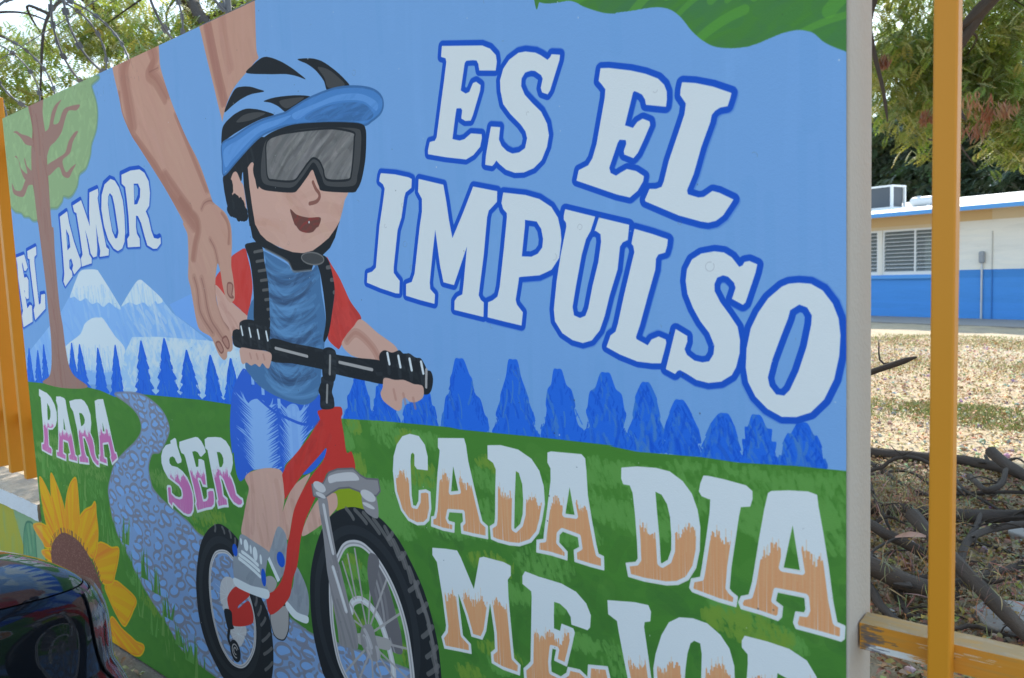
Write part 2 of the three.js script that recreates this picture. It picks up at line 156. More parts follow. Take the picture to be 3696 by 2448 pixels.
  ear: [1970,1886,1992,1888,2012,1857,2026,1838,2034,1759,2012,1796,1972,1807,1951,1837,1951,1861],
  face: [2054,1896,2063,1908,2098,1904,2361,1864,2522,1793,2510,1752,2492,1715,2473,1685,2445,1661,2405,1639,2357,1625,2309,1624,2253,1630,2168,1656,2117,1676,2080,1699,2055,1748,2050,1836],
  goggle: [2145,1969,2206,1981,2306,1985,2438,1971,2547,1954,2599,1942,2612,1930,2614,1908,2606,1854,2587,1804,2567,1780,2543,1773,2420,1789,2402,1805,2388,1834,2377,1851,2352,1834,2308,1806,2279,1798,2186,1810,2127,1822,2099,1844,2084,1884,2110,1936,2125,1960],
  goggle2: [2159,1957,2234,1969,2318,1968,2405,1961,2486,1950,2575,1934,2594,1918,2586,1860,2571,1817,2550,1790,2440,1801,2417,1830,2398,1860,2381,1870,2354,1853,2317,1829,2273,1813,2173,1828,2130,1845,2128,1892],
  lens: [2170,1955,2233,1965,2318,1961,2404,1954,2486,1944,2560,1924,2563,1911,2554,1864,2543,1824,2528,1810,2442,1820,2429,1849,2412,1874,2384,1885,2356,1873,2319,1849,2283,1833,2190,1845,2161,1856,2160,1909],
  strap: [2028,1912,2028,1886,2027,1842,2038,1771,2043,1719,2047,1719,2055,1683,2076,1665,2121,1645,2193,1620,2235,1602,2254,1577,2275,1573,2345,1575,2360,1597,2402,1615,2436,1633,2461,1660,2477,1690,2486,1703,2467,1685,2433,1660,2392,1642,2357,1629,2309,1624,2260,1629,2196,1645,2131,1670,2099,1691,2079,1717,2075,1721,2066,1773,2058,1835,2056,1891,2051,1909],
  nose: [2377,1817,2388,1798,2401,1785,2402,1773,2387,1763,2356,1760],
  mouth: [2261,1752,2293,1734,2346,1722,2401,1718,2392,1696,2380,1691,2362,1681,2335,1680,2302,1688,2286,1702,2276,1711],
  redL: [2009,1652,1968,1644,1929,1631,1901,1609,1845,1583,1819,1563,1816,1542,1868,1510,1915,1483,1957,1462,1994,1442,2021,1489,2036,1532,2033,1584,2021,1624],
  redR: [2418,1609,2438,1586,2472,1546,2510,1486,2552,1442,2523,1420,2483,1392,2455,1359,2441,1355,2402,1381,2416,1422,2443,1503,2441,1554],
  shirt: [2104,1639,2164,1621,2234,1593,2254,1576,2344,1573,2375,1600,2382,1576,2385,1515,2396,1434,2381,1352,2362,1290,2346,1226,2312,1196,2268,1182,2203,1184,2114,1199,2037,1222,1991,1251,1962,1280,1982,1338,1994,1437,2026,1489,2039,1498,2115,1602],
  strapL: [2010,1661,2045,1668,2076,1667,2106,1650,2112,1606,2123,1541,2121,1453,2112,1404,2053,1413,2031,1430,2039,1498,2039,1565,2030,1618],
  strapR: [2373,1600,2402,1614,2426,1598,2441,1554,2445,1514,2428,1455,2407,1398,2386,1372,2380,1381,2397,1434,2394,1503,2384,1564],
  foreR: [2551,1437,2616,1402,2681,1370,2686,1348,2616,1328,2551,1330,2497,1340,2462,1366,2483,1392,2516,1416],
  foreRs: [2485,1378,2521,1400,2556,1389,2595,1360,2616,1332],
  foreL: [1816,1541,1874,1507,1921,1479,1997,1441,2016,1426,1949,1401,1901,1375,1872,1397,1828,1459],
  gripL: [1904,1392,1926,1399,1943,1399,1948,1420,1981,1430,2030,1428,2045,1416,2113,1406,2111,1369,2116,1334,2075,1336,2010,1336,1944,1338,1906,1345,1897,1368],
  bar: [2115,1372,2237,1362,2375,1350,2433,1338,2533,1332,2621,1328,2638,1304,2634,1269,2558,1271,2434,1281,2369,1292,2231,1302,2107,1307],
  gripR: [2622,1349,2641,1357,2669,1352,2697,1359,2712,1351,2734,1352,2755,1343,2775,1341,2790,1323,2794,1313,2809,1310,2815,1292,2809,1267,2796,1253,2774,1252,2760,1270,2717,1273,2634,1272,2626,1311,2616,1334],
  clamp: [2375,1348,2403,1357,2431,1348,2434,1322,2427,1277,2413,1259,2373,1264,2365,1285,2372,1319],
  stem: [2364,1271,2414,1262,2405,1230,2412,1210,2407,1184,2350,1178,2348,1213,2342,1230,2355,1252],
  fingL: [1940,1338,2011,1337,2111,1329,2101,1287,2084,1281,2062,1295,2045,1283,2021,1291,1996,1285,1972,1293,1950,1287,1939,1299],
  fingR: [2632,1283,2674,1281,2707,1283,2744,1275,2776,1272,2779,1250,2768,1237,2746,1228,2725,1228,2709,1237,2699,1230,2694,1208,2679,1200,2657,1206,2624,1222,2614,1241,2624,1258],
  shorts: [1961,1272,2015,1243,2099,1208,2174,1191,2268,1182,2340,1219,2355,1178,2341,1143,2280,1094,2217,1033,2151,987,2133,955,2086,966,2020,955,1952,938,1914,911,1881,894,1862,916,1855,964,1854,988,1843,987,1842,1069,1857,1143,1883,1207,1934,1262],
  shorts2: [2373,1061,2343,1028,2290,986,2239,967,2262,991,2323,1038,2342,1057],
  legL: [1912,908,1942,932,2020,956,2086,966,2125,963,2138,933,2131,872,2110,818,2087,777,2048,713,2028,680,1971,690,1868,708,1888,778,1913,836,1931,878],
  legM: [2276,976,2205,938,2172,911,2137,864,2098,802,2086,780,2124,750,2141,754,2180,849,2237,925],
  legR: [2391,935,2398,900,2368,869,2308,823,2215,773,2237,823,2294,891,2331,914],
  frame1: [2341,1144,2279,1084,2216,1033,2154,985,2128,951,2132,923,2134,873,2180,917,2238,970,2323,1034,2364,1068,2391,1101],
  frame2: [2331,1165,2344,1173,2392,1185,2440,1190,2447,1172,2440,1157,2447,1115,2455,1063,2478,1066,2487,1018,2428,1010,2363,992,2340,963,2304,919,2280,888,2237,828,2205,763,2192,720,2176,670,2148,622,2124,560,2063,502,2003,470,1991,527,2038,558,2083,602,2113,661,2128,720,2149,770,2180,849,2233,920,2289,977,2342,1023,2363,1060,2357,1071,2341,1143],
  frame3: [1743,462,1808,516,1890,509,1816,452,1810,439,1882,482,1895,411,1765,365,1748,414],
  shoeL: [1861,709,1938,700,2025,681,2009,647,1989,582,1997,550,1882,532,1801,543,1797,590,1804,622,1836,659],
  soleL: [1796,544,1901,542,2002,551,1997,520,1914,512,1806,515],
  shoeM: [2086,778,2126,760,2127,701,2104,635,2067,602,2043,636,2015,657,2044,712],
  soleM: [2018,676,2077,603,2062,591,2011,659],
  shoeR: [2168,667,2202,640,2225,595,2223,540,2203,511,2143,513,2101,535,2145,598],
  soleR: [2106,541,2159,519,2216,519,2207,495,2141,494,2100,519],
  pedal: [2038,496,2098,525,2113,506,2105,447,2076,405,2035,398,2013,416,2004,467],
  pedal2: [1992,590,2031,604,2057,589,2038,558,1998,536,1988,555],
  tyreB: [1715,718,1780,713,1848,682,1894,622,1936,542,1994,469,2009,385,2005,310,1988,247,1961,192,1903,141,1829,118,1746,119,1672,143,1637,169,1566,240,1528,328,1523,436,1541,522,1581,617,1641,681],
  tyreBi: [1720,620,1768,624,1819,595,1857,543,1893,477,1907,406,1893,326,1847,261,1797,227,1732,225,1671,271,1634,356,1624,461,1641,545,1678,600],
  cass: [1746,536,1788,537,1806,501,1799,448,1766,408,1718,400,1693,431,1696,484,1715,517],
  cass2: [1770,368,1837,389,1852,370,1829,328,1798,298,1763,313,1743,339],
  tyreF: [2450,904,2514,909,2585,896,2652,853,2703,793,2742,732,2769,662,2786,593,2792,510,2790,457,2772,392,2713,330,2625,284,2500,249,2403,253,2338,284,2285,344,2269,370,2242,453,2233,542,2239,635,2257,702,2289,771,2330,832,2382,876],
  tyreFi: [2460,802,2504,803,2557,777,2607,727,2643,667,2666,597,2677,520,2680,473,2676,435,2650,393,2601,359,2539,341,2477,341,2419,356,2376,395,2353,441,2338,526,2339,615,2350,683,2390,749,2420,785],
  forkL: [2307,912,2349,915,2359,850,2382,738,2393,715,2429,599,2451,549,2453,490,2418,480,2369,477,2361,524,2343,616,2329,687,2326,726,2320,804],
  forkLh: [2332,889,2348,809,2363,752],
  forkLh2: [2359,707,2386,644,2408,589],
  forkRu: [2513,954,2568,961,2575,896,2520,906],
  forkRl: [2531,787,2569,771,2595,728,2624,650,2643,590,2645,534,2614,524,2585,533,2554,586,2529,663,2516,730],
  crown: [2280,943,2336,956,2366,992,2408,1008,2480,1020,2510,1005,2534,999,2584,1004,2590,973,2573,957,2524,950,2500,958,2456,962,2409,952,2374,934,2345,917,2310,909,2284,910],
  crownh: [2365,980,2414,997,2479,1008,2503,991,2457,981,2404,971,2367,961],
  lime: [2371,938,2436,962,2487,961,2518,945,2521,902,2450,903,2390,886],
  disc: [2431,593,2440,621,2477,640,2521,631,2560,596,2586,541,2602,484,2602,434],
  disc2: [2424,480,2436,432,2455,385],
  hub: [2484,566,2516,578,2530,563,2540,528,2553,502,2538,477,2507,471,2489,487,2469,507,2469,541],
  axle: [2448,530,2494,544,2593,556,2591,526,2542,516,2459,504],
  der1: [1712,406,1739,418,1763,412,1763,371,1770,356,1732,343,1720,364],
  der2: [1739,349,1727,308,1742,286],
  pt1: [36,634,117,588,196,501,224,422,177,349,83,377,48,461,32,545],
  pt2: [189,674,251,623,303,548,319,468,287,392,184,379,179,484,167,567],
  pt3: [482,696,492,647,487,552,479,444,444,396,321,406,318,488,352,577,412,654],
  pt4: [676,617,675,566,676,482,636,389,585,352,471,408,473,496,552,557,636,590],
  pt5: [-126,363,-7,392,86,389,206,362,141,313,23,285,-29,307,-90,332],
  pt6: [694,439,754,443,811,440,875,453,861,406,817,333,779,282,687,260,636,304,595,361,640,410],
  pt7: [810,294,893,290,1000,264,968,213,906,146,859,115,795,148,734,203,707,248],
  pt8: [745,115,840,89,927,77,972,70,1038,74,1015,39,969,15,865,0,696,16],
  pt9: [-45,243,58,274,151,279,140,233,8,227],
  pt10: [620,81,746,43,772,-41,705,-88,560,-58,510,3],
  pt11: [42,212,148,192,179,98,-15,58,-79,110],
  pt12: [160,94,288,40,331,-69,162,-124,92,-41],
  pt13: [384,16,541,-2,563,-118,408,-173,343,-94],
  core: [269,404,373,409,468,394,554,352,619,293,660,237,657,150,602,69,481,15,334,17,189,65,111,155,85,251,121,320,190,369],
  pines: [58,1269,-15,1102,82,1108,169,1262,102,1109,186,1115,249,1292,198,1126,278,1127,579,1309,520,1155,612,1145,663,1306,600,1125,722,1129,847,1297,795,1117,906,1122,1016,1314,945,1113,1055,1120,1245,1338,1170,1129,1314,1135,1431,1352,1347,1136,1510,1144,1589,1315,1521,1146,1661,1149,1749,1304,1693,1150,1810,1152,1877,1298,1821,1149,1923,1153,2533,1299,2458,1158,2574,1166,2624,1288,2576,1166,2678,1171,2781,1279,2690,1168,2822,1173,2907,1342,2843,1174,2988,1180,3074,1347,3010,1181,3137,1182,3197,1332,3147,1176,3263,1185,3318,1331,3264,1185,3368,1188,3411,1317,3371,1188,3450,1192,3483,1288,3450,1192,3525,1194,3573,1270,3529,1190,3601,1194,3633,1273,3608,1192,3670,1195,3715,1267,3676,1196,3750,1200],
  tufts: [91,705,83,746,161,763,353,761,314,667,262,666,545,740,531,607,592,669,754,587,750,497,833,550,956,549,971,417,914,473,1036,347,1046,258,1103,435,1195,397,1150,207,1277,318,1354,229,1273,153,1447,188,1239,231,1393,188,1493,134],
  spokes: [2465,786,2487,644,2431,762,2458,641,2405,735,2448,634,2539,773,2507,577,2599,733,2512,570,2647,646,2527,560,2661,551,2537,535,2445,569,2483,560,2483,634,2497,570,2430,616,2477,565,2547,509,2689,455,2527,486,2563,404,2514,482,2512,387,2502,487,2449,392,2490,500,2390,400,2540,498,2630,427],
  tread: [2437,898,2467,874,2476,901,2523,872,2513,899,2576,854,2555,890,2621,831,2601,875,2648,804,2634,845,2674,779,2666,816,2694,744,2691,782,2719,711,2711,748,2738,677,2725,716,2757,643,2739,684,2765,598,2752,641,2773,561,2759,596,2778,524,2762,558,2778,485,2630,864,2611,845,2677,819,2653,798,2722,750,2686,718,2751,699,2716,667,2768,642,2728,603,2780,591,2740,551,2782,541,2742,505],
  treadB: [1694,710,1691,688,1742,711,1754,693,1788,707,1795,686,1822,686,1814,659,1954,483,1932,448,1975,449,1946,417,1994,401,1947,362,2001,354,1951,318,1999,304,1952,264,1931,507,1919,479],
  scrib: [1711,592,1763,587,1713,571,1739,551,1657,517,1705,512,1659,464,1676,447,1653,420,1702,422,1667,381,1695,373,1661,337,1706,318,1840,346,1864,323,2044,337,2111,368,2101,417,2209,425,2130,468,2199,473,2161,392,2228,394,2040,297,2123,333,2136,308,2232,358,2381,441,2412,424],
  c5y: [2650,1023,2792,1034],
  a5y: [2813,1043,2930,1041],
  d5y: [3003,1036,3151,1032],
  a6y: [3147,1033,3278,1049],
  d6y: [3378,1015,3523,1039],
  i6y: [3529,1030,3589,1041],
  a7y: [3635,1029,3752,1037],
  m7y: [2802,737,3042,764],
  e7y: [3078,710,3267,743],
  j7y: [3250,689,3410,736],
  o7y: [3413,734,3588,787],
  r7y: [3594,763,3746,803],
  p3y: [119,903,325,917],
  a3y: [318,886,509,894],
  r3y: [512,907,721,925],
  a4y: [763,939,915,950],
  s4y: [1353,820,1544,856],
  e4y: [1529,862,1671,886],
  r4y: [1694,893,1845,913]
};
const WALL_L = 3.79, WALL_H = 2.36;
function pathOf(g, a, smooth) {
  const n = a.length / 2, P = (i) => [a[2 * ((i + n) % n)], a[2 * ((i + n) % n) + 1]];
  g.moveTo(a[0], a[1]);
  for (let i = 0; i < n; i++) {
    const [x1, y1] = P(i), [x2, y2] = P(i + 1);
    if (!smooth) { g.lineTo(x2, y2); continue; }
    const [x0, y0] = P(i - 1), [x3, y3] = P(i + 2), k = 1 / 6.5;
    g.bezierCurveTo(x1 + (x2 - x0) * k, y1 + (y2 - y0) * k, x2 - (x3 - x1) * k, y2 - (y3 - y1) * k, x2, y2);
  }
  g.closePath();
}
function openPath(g, a, from = 0, to = a.length / 2) {
  g.beginPath(); g.moveTo(a[2 * from], a[2 * from + 1]);
  for (let i = from; i < to - 1; i++) {
    const q = (j) => { j = Math.max(from, Math.min(to - 1, j)); return [a[2 * j], a[2 * j + 1]]; };
    const [x0, y0] = q(i - 1), [x1, y1] = q(i), [x2, y2] = q(i + 1), [x3, y3] = q(i + 2), k = 1 / 6;
    g.bezierCurveTo(x1 + (x2 - x0) * k, y1 + (y2 - y0) * k, x2 - (x3 - x1) * k, y2 - (y3 - y1) * k, x2, y2);
  }
}
const box = (a) => { let r = [1e9, 1e9, -1e9, -1e9]; for (let i = 0; i < a.length; i += 2) r = [Math.min(r[0], a[i]), Math.min(r[1], a[i + 1]), Math.max(r[2], a[i]), Math.max(r[3], a[i + 1])]; return r; };
const fill = (g, c, a, smooth = true) => { g.beginPath(); pathOf(g, a, smooth); g.fillStyle = c; g.fill(); };
const line = (g, c, w, a, alpha = 1, from, to) => { g.globalAlpha = alpha; openPath(g, a, from, to); g.strokeStyle = c; g.lineWidth = w; g.stroke(); g.globalAlpha = 1; };
const inside = (g, a, f, smooth = true) => { g.save(); g.beginPath(); pathOf(g, a, smooth); g.clip(); f(box(a)); g.restore(); };
// loose brush strokes: n strokes of given length and width about an angle, inside an outline
function strokes(g, a, cols, n, len, wid, ang, alpha = 0.5, spread = 0.35, smooth = true) {
  inside(g, a, ([x0, y0, x1, y1]) => {
    for (let i = 0; i < n; i++) {
      const x = x0 + rnd() * (x1 - x0), y = y0 + rnd() * (y1 - y0), t = ang + (rnd() - 0.5) * 2 * spread, l = len * (0.5 + rnd()), w = wid * (0.5 + rnd());
      g.globalAlpha = alpha * (0.5 + 0.5 * rnd()); g.strokeStyle = cols[Math.floor(rnd() * cols.length)]; g.lineWidth = w;
      g.beginPath(); g.moveTo(x, y); g.quadraticCurveTo(x + Math.cos(t + 0.25) * l * 0.5, y + Math.sin(t + 0.25) * l * 0.5, x + Math.cos(t) * l, y + Math.sin(t) * l); g.stroke();
    }
    g.globalAlpha = 1;
  }, smooth);
}
// dry brushed patches built of many short dabs
function dabs(g, cx, cy, rx, ry, col, n, len, wid, ang, alpha) {
  g.strokeStyle = col;
  for (let i = 0; i < n; i++) {
    const r = Math.sqrt(rnd()), t = rnd() * 6.283, x = cx + Math.cos(t) * r * rx, y = cy + Math.sin(t) * r * ry, d = ang + (rnd() - 0.5);
    g.globalAlpha = alpha * (0.4 + 0.6 * rnd()); g.lineWidth = wid * (0.4 + rnd()); g.beginPath(); g.moveTo(x, y); g.lineTo(x + Math.cos(d) * len, y + Math.sin(d) * len); g.stroke();
  }
  g.globalAlpha = 1;
}
function letters(g, list, col, w, dx = 0, dy = 0) {       // white letters inside a brushed outline
  g.strokeStyle = col; g.lineJoin = 'round';
  for (const [o, h] of list) {
    g.save(); g.translate(dx, dy); g.beginPath(); pathOf(g, T[o], false); if (h) pathOf(g, T[h], false); g.lineWidth = 2 * w; g.stroke(); g.restore();
    for (let k = 0; k < 3; k++) { g.globalAlpha = 0.25; g.save(); g.translate((rnd() - 0.5) * 6, (rnd() - 0.5) * 6); g.lineWidth = 2 * w - 1; g.beginPath(); pathOf(g, T[o], false); g.stroke(); g.restore(); g.globalAlpha = 1; }
  }
  for (const [o, h] of list) { g.beginPath(); pathOf(g, T[o], false); if (h) pathOf(g, T[h], false); g.fillStyle = C.white; g.fill('evenodd'); g.strokeStyle = C.white; g.lineWidth = 2; g.stroke(); }
}
function dipped(g, list, cols, m) {                        // white letters with a dry brushed coloured foot
  for (const [o, h] of list) {
    const both = () => { g.beginPath(); pathOf(g, T[o], false); if (h) pathOf(g, T[h], false); };
    both(); g.fillStyle = C.white; g.fill('evenodd'); g.strokeStyle = C.white; g.lineWidth = 4; g.stroke();
    g.save(); both(); g.clip('evenodd');
    const [xa, ya, xb, yb] = T[o + 'y'], [bx0, by0, bx1] = box(T[o]), at = (x) => ya + (yb - ya) * (x - xa) / (xb - xa);
    for (let x = bx0; x < bx1; x += 2.2) {
      const top = at(x) + Math.sin(x * 0.13 + o.charCodeAt(0)) * 8 + (rnd() - 0.5) * 22;
      g.globalAlpha = 0.9; g.strokeStyle = cols[0]; g.lineWidth = 3.2; g.beginPath(); g.moveTo(x, top); g.lineTo(x + (rnd() - 0.5) * 3, by0 - 5); g.stroke();
      if (rnd() < 0.3) { g.globalAlpha = 0.4; g.strokeStyle = cols[1]; g.lineWidth = 2; g.beginPath(); g.moveTo(x, top + 22 * rnd()); g.lineTo(x, top - 30 - 60 * rnd()); g.stroke(); }
    }
    g.globalAlpha = 1; g.strokeStyle = C.white; g.lineWidth = 2 * m; both(); g.stroke();
    g.restore();
  }
}
function pine(g, ax, ay, bx, by, cx, cy) {
  const soft = ax > 2000, n = soft ? 7 : 11, L = [], Rr = [], h0 = (by + cy) / 2;
  for (let i = 0; i <= n; i++) {
    const t = i / n, w = soft ? Math.min(1, 0.12 + Math.pow(t, ax > 3300 ? 0.5 : 0.85)) : Math.pow(t, 0.8), j = soft ? 0.7 + 0.3 * rnd() : (i % 2 ? 1.1 : 0.82) * (0.9 + 0.25 * rnd());
    L.push([ax + (bx - ax) * w * j - 6, ay + (by - ay) * t + (i % 2 ? -6 : 3)]); Rr.push([ax + (cx - ax) * w * j + 6, ay + (cy - ay) * t + (i % 2 ? -6 : 3)]);
  }
  const P = [ax, ay + 5, ...L.flat(), ...Rr.reverse().flat()];
  fill(g, C.pine, P); strokes(g, P, [C.pineD, C.pine, C.band], 60, 40, 6, -1.4, 0.6, 0.5);
  for (let k = 0; k < 70; k++) { const t = rnd(), y = ay + (h0 - ay) * t, e = Math.pow(t, 0.8), x = ax + (rnd() < 0.5 ? (bx - ax) : (cx - ax)) * e * (0.8 + rnd() * 0.35); g.globalAlpha = 0.7; g.strokeStyle = rnd() < 0.5 ? C.pine : C.pineD; g.lineWidth = 3; g.beginPath(); g.moveTo(x, y); g.lineTo(x + (rnd() - 0.5) * 12, y - 9); g.stroke(); }
  g.globalAlpha = 1;
}
function stones(g, a) {
  const put = [], [x0, y0, x1, y1] = box(a);
  g.fillStyle = C.pathg; g.globalAlpha = 0.28; g.fillRect(x0, y0, x1 - x0, y1 - y0); g.globalAlpha = 1;
  for (let i = 0; i < 5200; i++) {
    const x = x0 + rnd() * (x1 - x0), y = y0 + rnd() * (y1 - y0), far = Math.min(1, Math.max(0, y / 1000)), rx = (50 - 18 * far) * (0.6 + 0.6 * rnd()), ry = rx * 0.5;
    if (put.some(([p, q, s]) => Math.hypot(p - x, (q - y) / 0.5) < (s + rx) * 0.93)) continue;
    put.push([x, y, rx]);
    g.save(); g.translate(x, y); g.rotate((rnd() - 0.5) * 0.8); g.beginPath(); for (let k = 0; k < 9; k++) { const t = k / 9 * 6.283, r = 0.72 + 0.2 * rnd(); g[k ? 'lineTo' : 'moveTo'](Math.cos(t) * rx * r, Math.sin(t) * ry * r); } g.closePath();
    g.lineJoin = 'round'; g.fillStyle = C.path; g.strokeStyle = C.path; g.lineWidth = 6; g.fill(); g.stroke();
    g.strokeStyle = C.pathg; g.lineWidth = 8 + 6 * rnd(); g.globalAlpha = 0.95; const a0 = rnd() * 6.28; g.beginPath(); g.ellipse(0, 0, rx * 0.95, ry * 0.95, 0, a0, a0 + 4.4 + 1.8 * rnd()); g.stroke(); g.restore();
  }
}
function grassTuft(g, x, y, h, n, cols, lean = 0) {
  for (let i = 0; i < n; i++) {
    const dx = (rnd() - 0.5) * h * 1.1 + lean * h, w = h * 0.07 * (0.6 + rnd()), hh = h * (0.55 + 0.6 * rnd()), bx = x + (rnd() - 0.5) * h * 0.5;
    g.fillStyle = cols[Math.floor(rnd() * cols.length)]; g.globalAlpha = 0.85; g.beginPath(); g.moveTo(bx - w, y); g.quadraticCurveTo(bx + dx * 0.2, y + hh * 0.6, bx + dx * 0.6, y + hh); g.quadraticCurveTo(bx + dx * 0.35 + w, y + hh * 0.5, bx + w, y); g.fill();
  }
  g.globalAlpha = 1;
}
function snow(g, a, top, base) {                          // white paint dragged down over blue in dry strokes
  inside(g, a, ([x0, y0, x1, y1]) => {
    g.fillStyle = C.snow; g.fillRect(x0, base, x1 - x0, y1 - base + 10);
    for (let i = 0; i < 420; i++) { const x = x0 + rnd() * (x1 - x0), y = base + rnd() * top; g.globalAlpha = 0.45; g.strokeStyle = rnd() < 0.75 ? C.snow : C.mtL; g.lineWidth = 5 + 9 * rnd(); g.beginPath(); g.moveTo(x, y); g.lineTo(x + (rnd() - 0.3) * 30, y - 20 - 70 * rnd()); g.stroke(); }
    g.globalAlpha = 1;
  });
}
function petal(g, a, cx, cy) {
  fill(g, C.yellow, a); g.beginPath(); pathOf(g, a, true); g.strokeStyle = C.yellow; g.lineWidth = 16; g.stroke();
  inside(g, a, ([x0, y0, x1, y1]) => {
    for (let i = 0; i < 60; i++) { const j = Math.floor(rnd() * (a.length / 2)) * 2, x = a[j], y = a[j + 1], f = 0.25 + 0.6 * rnd(); g.globalAlpha = 0.2; g.strokeStyle = [C.yorange, C.dorange, C.yorange, C.yellow][Math.floor(rnd() * 4)]; g.lineWidth = 8 + 26 * rnd(); g.beginPath(); g.moveTo(x + (rnd() - 0.5) * 20, y); g.lineTo(x + (cx - x) * f, y + (cy - y) * f); g.stroke(); }
    g.globalAlpha = 0.7; g.beginPath(); pathOf(g, a, true); g.strokeStyle = C.yorange; g.lineWidth = 12; g.stroke(); g.globalAlpha = 0.35; g.strokeStyle = C.dorange; g.lineWidth = 9; g.stroke(); g.globalAlpha = 1;
  });
}
function wheelMarks(g, a, c, w) { for (let i = 0; i + 3 < a.length; i += 4) { g.strokeStyle = c; g.lineWidth = w; g.globalAlpha = 0.75; g.beginPath(); g.moveTo(a[i], a[i + 1]); g.quadraticCurveTo((a[i] + a[i + 2]) / 2 + 6, (a[i + 1] + a[i + 3]) / 2, a[i + 2], a[i + 3]); g.stroke(); } g.globalAlpha = 1; }
function sunflower(g) {
  const cx = 330, cy = 220;
  for (const k of ['pt8', 'pt10', 'pt11', 'pt12', 'pt13', 'pt9', 'pt5', 'pt1', 'pt7', 'pt6', 'pt4', 'pt2', 'pt3']) petal(g, T[k], cx, cy);
  fill(g, C.core, T.core); const b = box(T.core);
  inside(g, T.core, () => { for (let i = 0; i < 2600; i++) { const x = b[0] + rnd() * (b[2] - b[0]), y = b[1] + rnd() * (b[3] - b[1]); g.globalAlpha = 0.5; g.fillStyle = rnd() < 0.55 ? C.coreL : C.core; g.fillRect(x, y, 5, 4); } g.globalAlpha = 1; });
  for (let i = 0; i < T.core.length / 2; i++) for (let k = 0; k < 5; k++) { const j = (i + 1) % (T.core.length / 2), f = rnd(), x = T.core[2 * i] * (1 - f) + T.core[2 * j] * f, y = T.core[2 * i + 1] * (1 - f) + T.core[2 * j + 1] * f; g.strokeStyle = C.core; g.lineWidth = 6; g.beginPath(); g.moveTo(x, y); g.lineTo(x + (x - cx) * 0.06, y + 20 * (y > cy ? 1 : -0.4) + 4); g.stroke(); }
}
function tyre(g, outer, inner, rim) {
  g.beginPath(); pathOf(g, T[outer], true); pathOf(g, T[inner], true); g.fillStyle = C.black; g.fill('evenodd');
  g.save(); g.beginPath(); pathOf(g, T[outer], true); pathOf(g, T[inner], true); g.clip('evenodd');
  g.globalAlpha = 0.5; g.strokeStyle = C.blackB; g.lineWidth = 26; g.beginPath(); const [x0, y0, x1, y1] = box(T[inner]); g.ellipse((x0 + x1) / 2 - 22, (y0 + y1) / 2, (x1 - x0) / 2 + 46, (y1 - y0) / 2 + 40, 0, 0, 6.3); g.stroke(); g.globalAlpha = 1;
  g.restore();
  g.beginPath(); pathOf(g, T[inner], true); g.strokeStyle = C.forkL; g.lineWidth = rim; g.stroke();
  g.globalAlpha = 0.5; g.strokeStyle = C.forkD; g.lineWidth = rim * 0.25; g.stroke(); g.globalAlpha = 1;
}
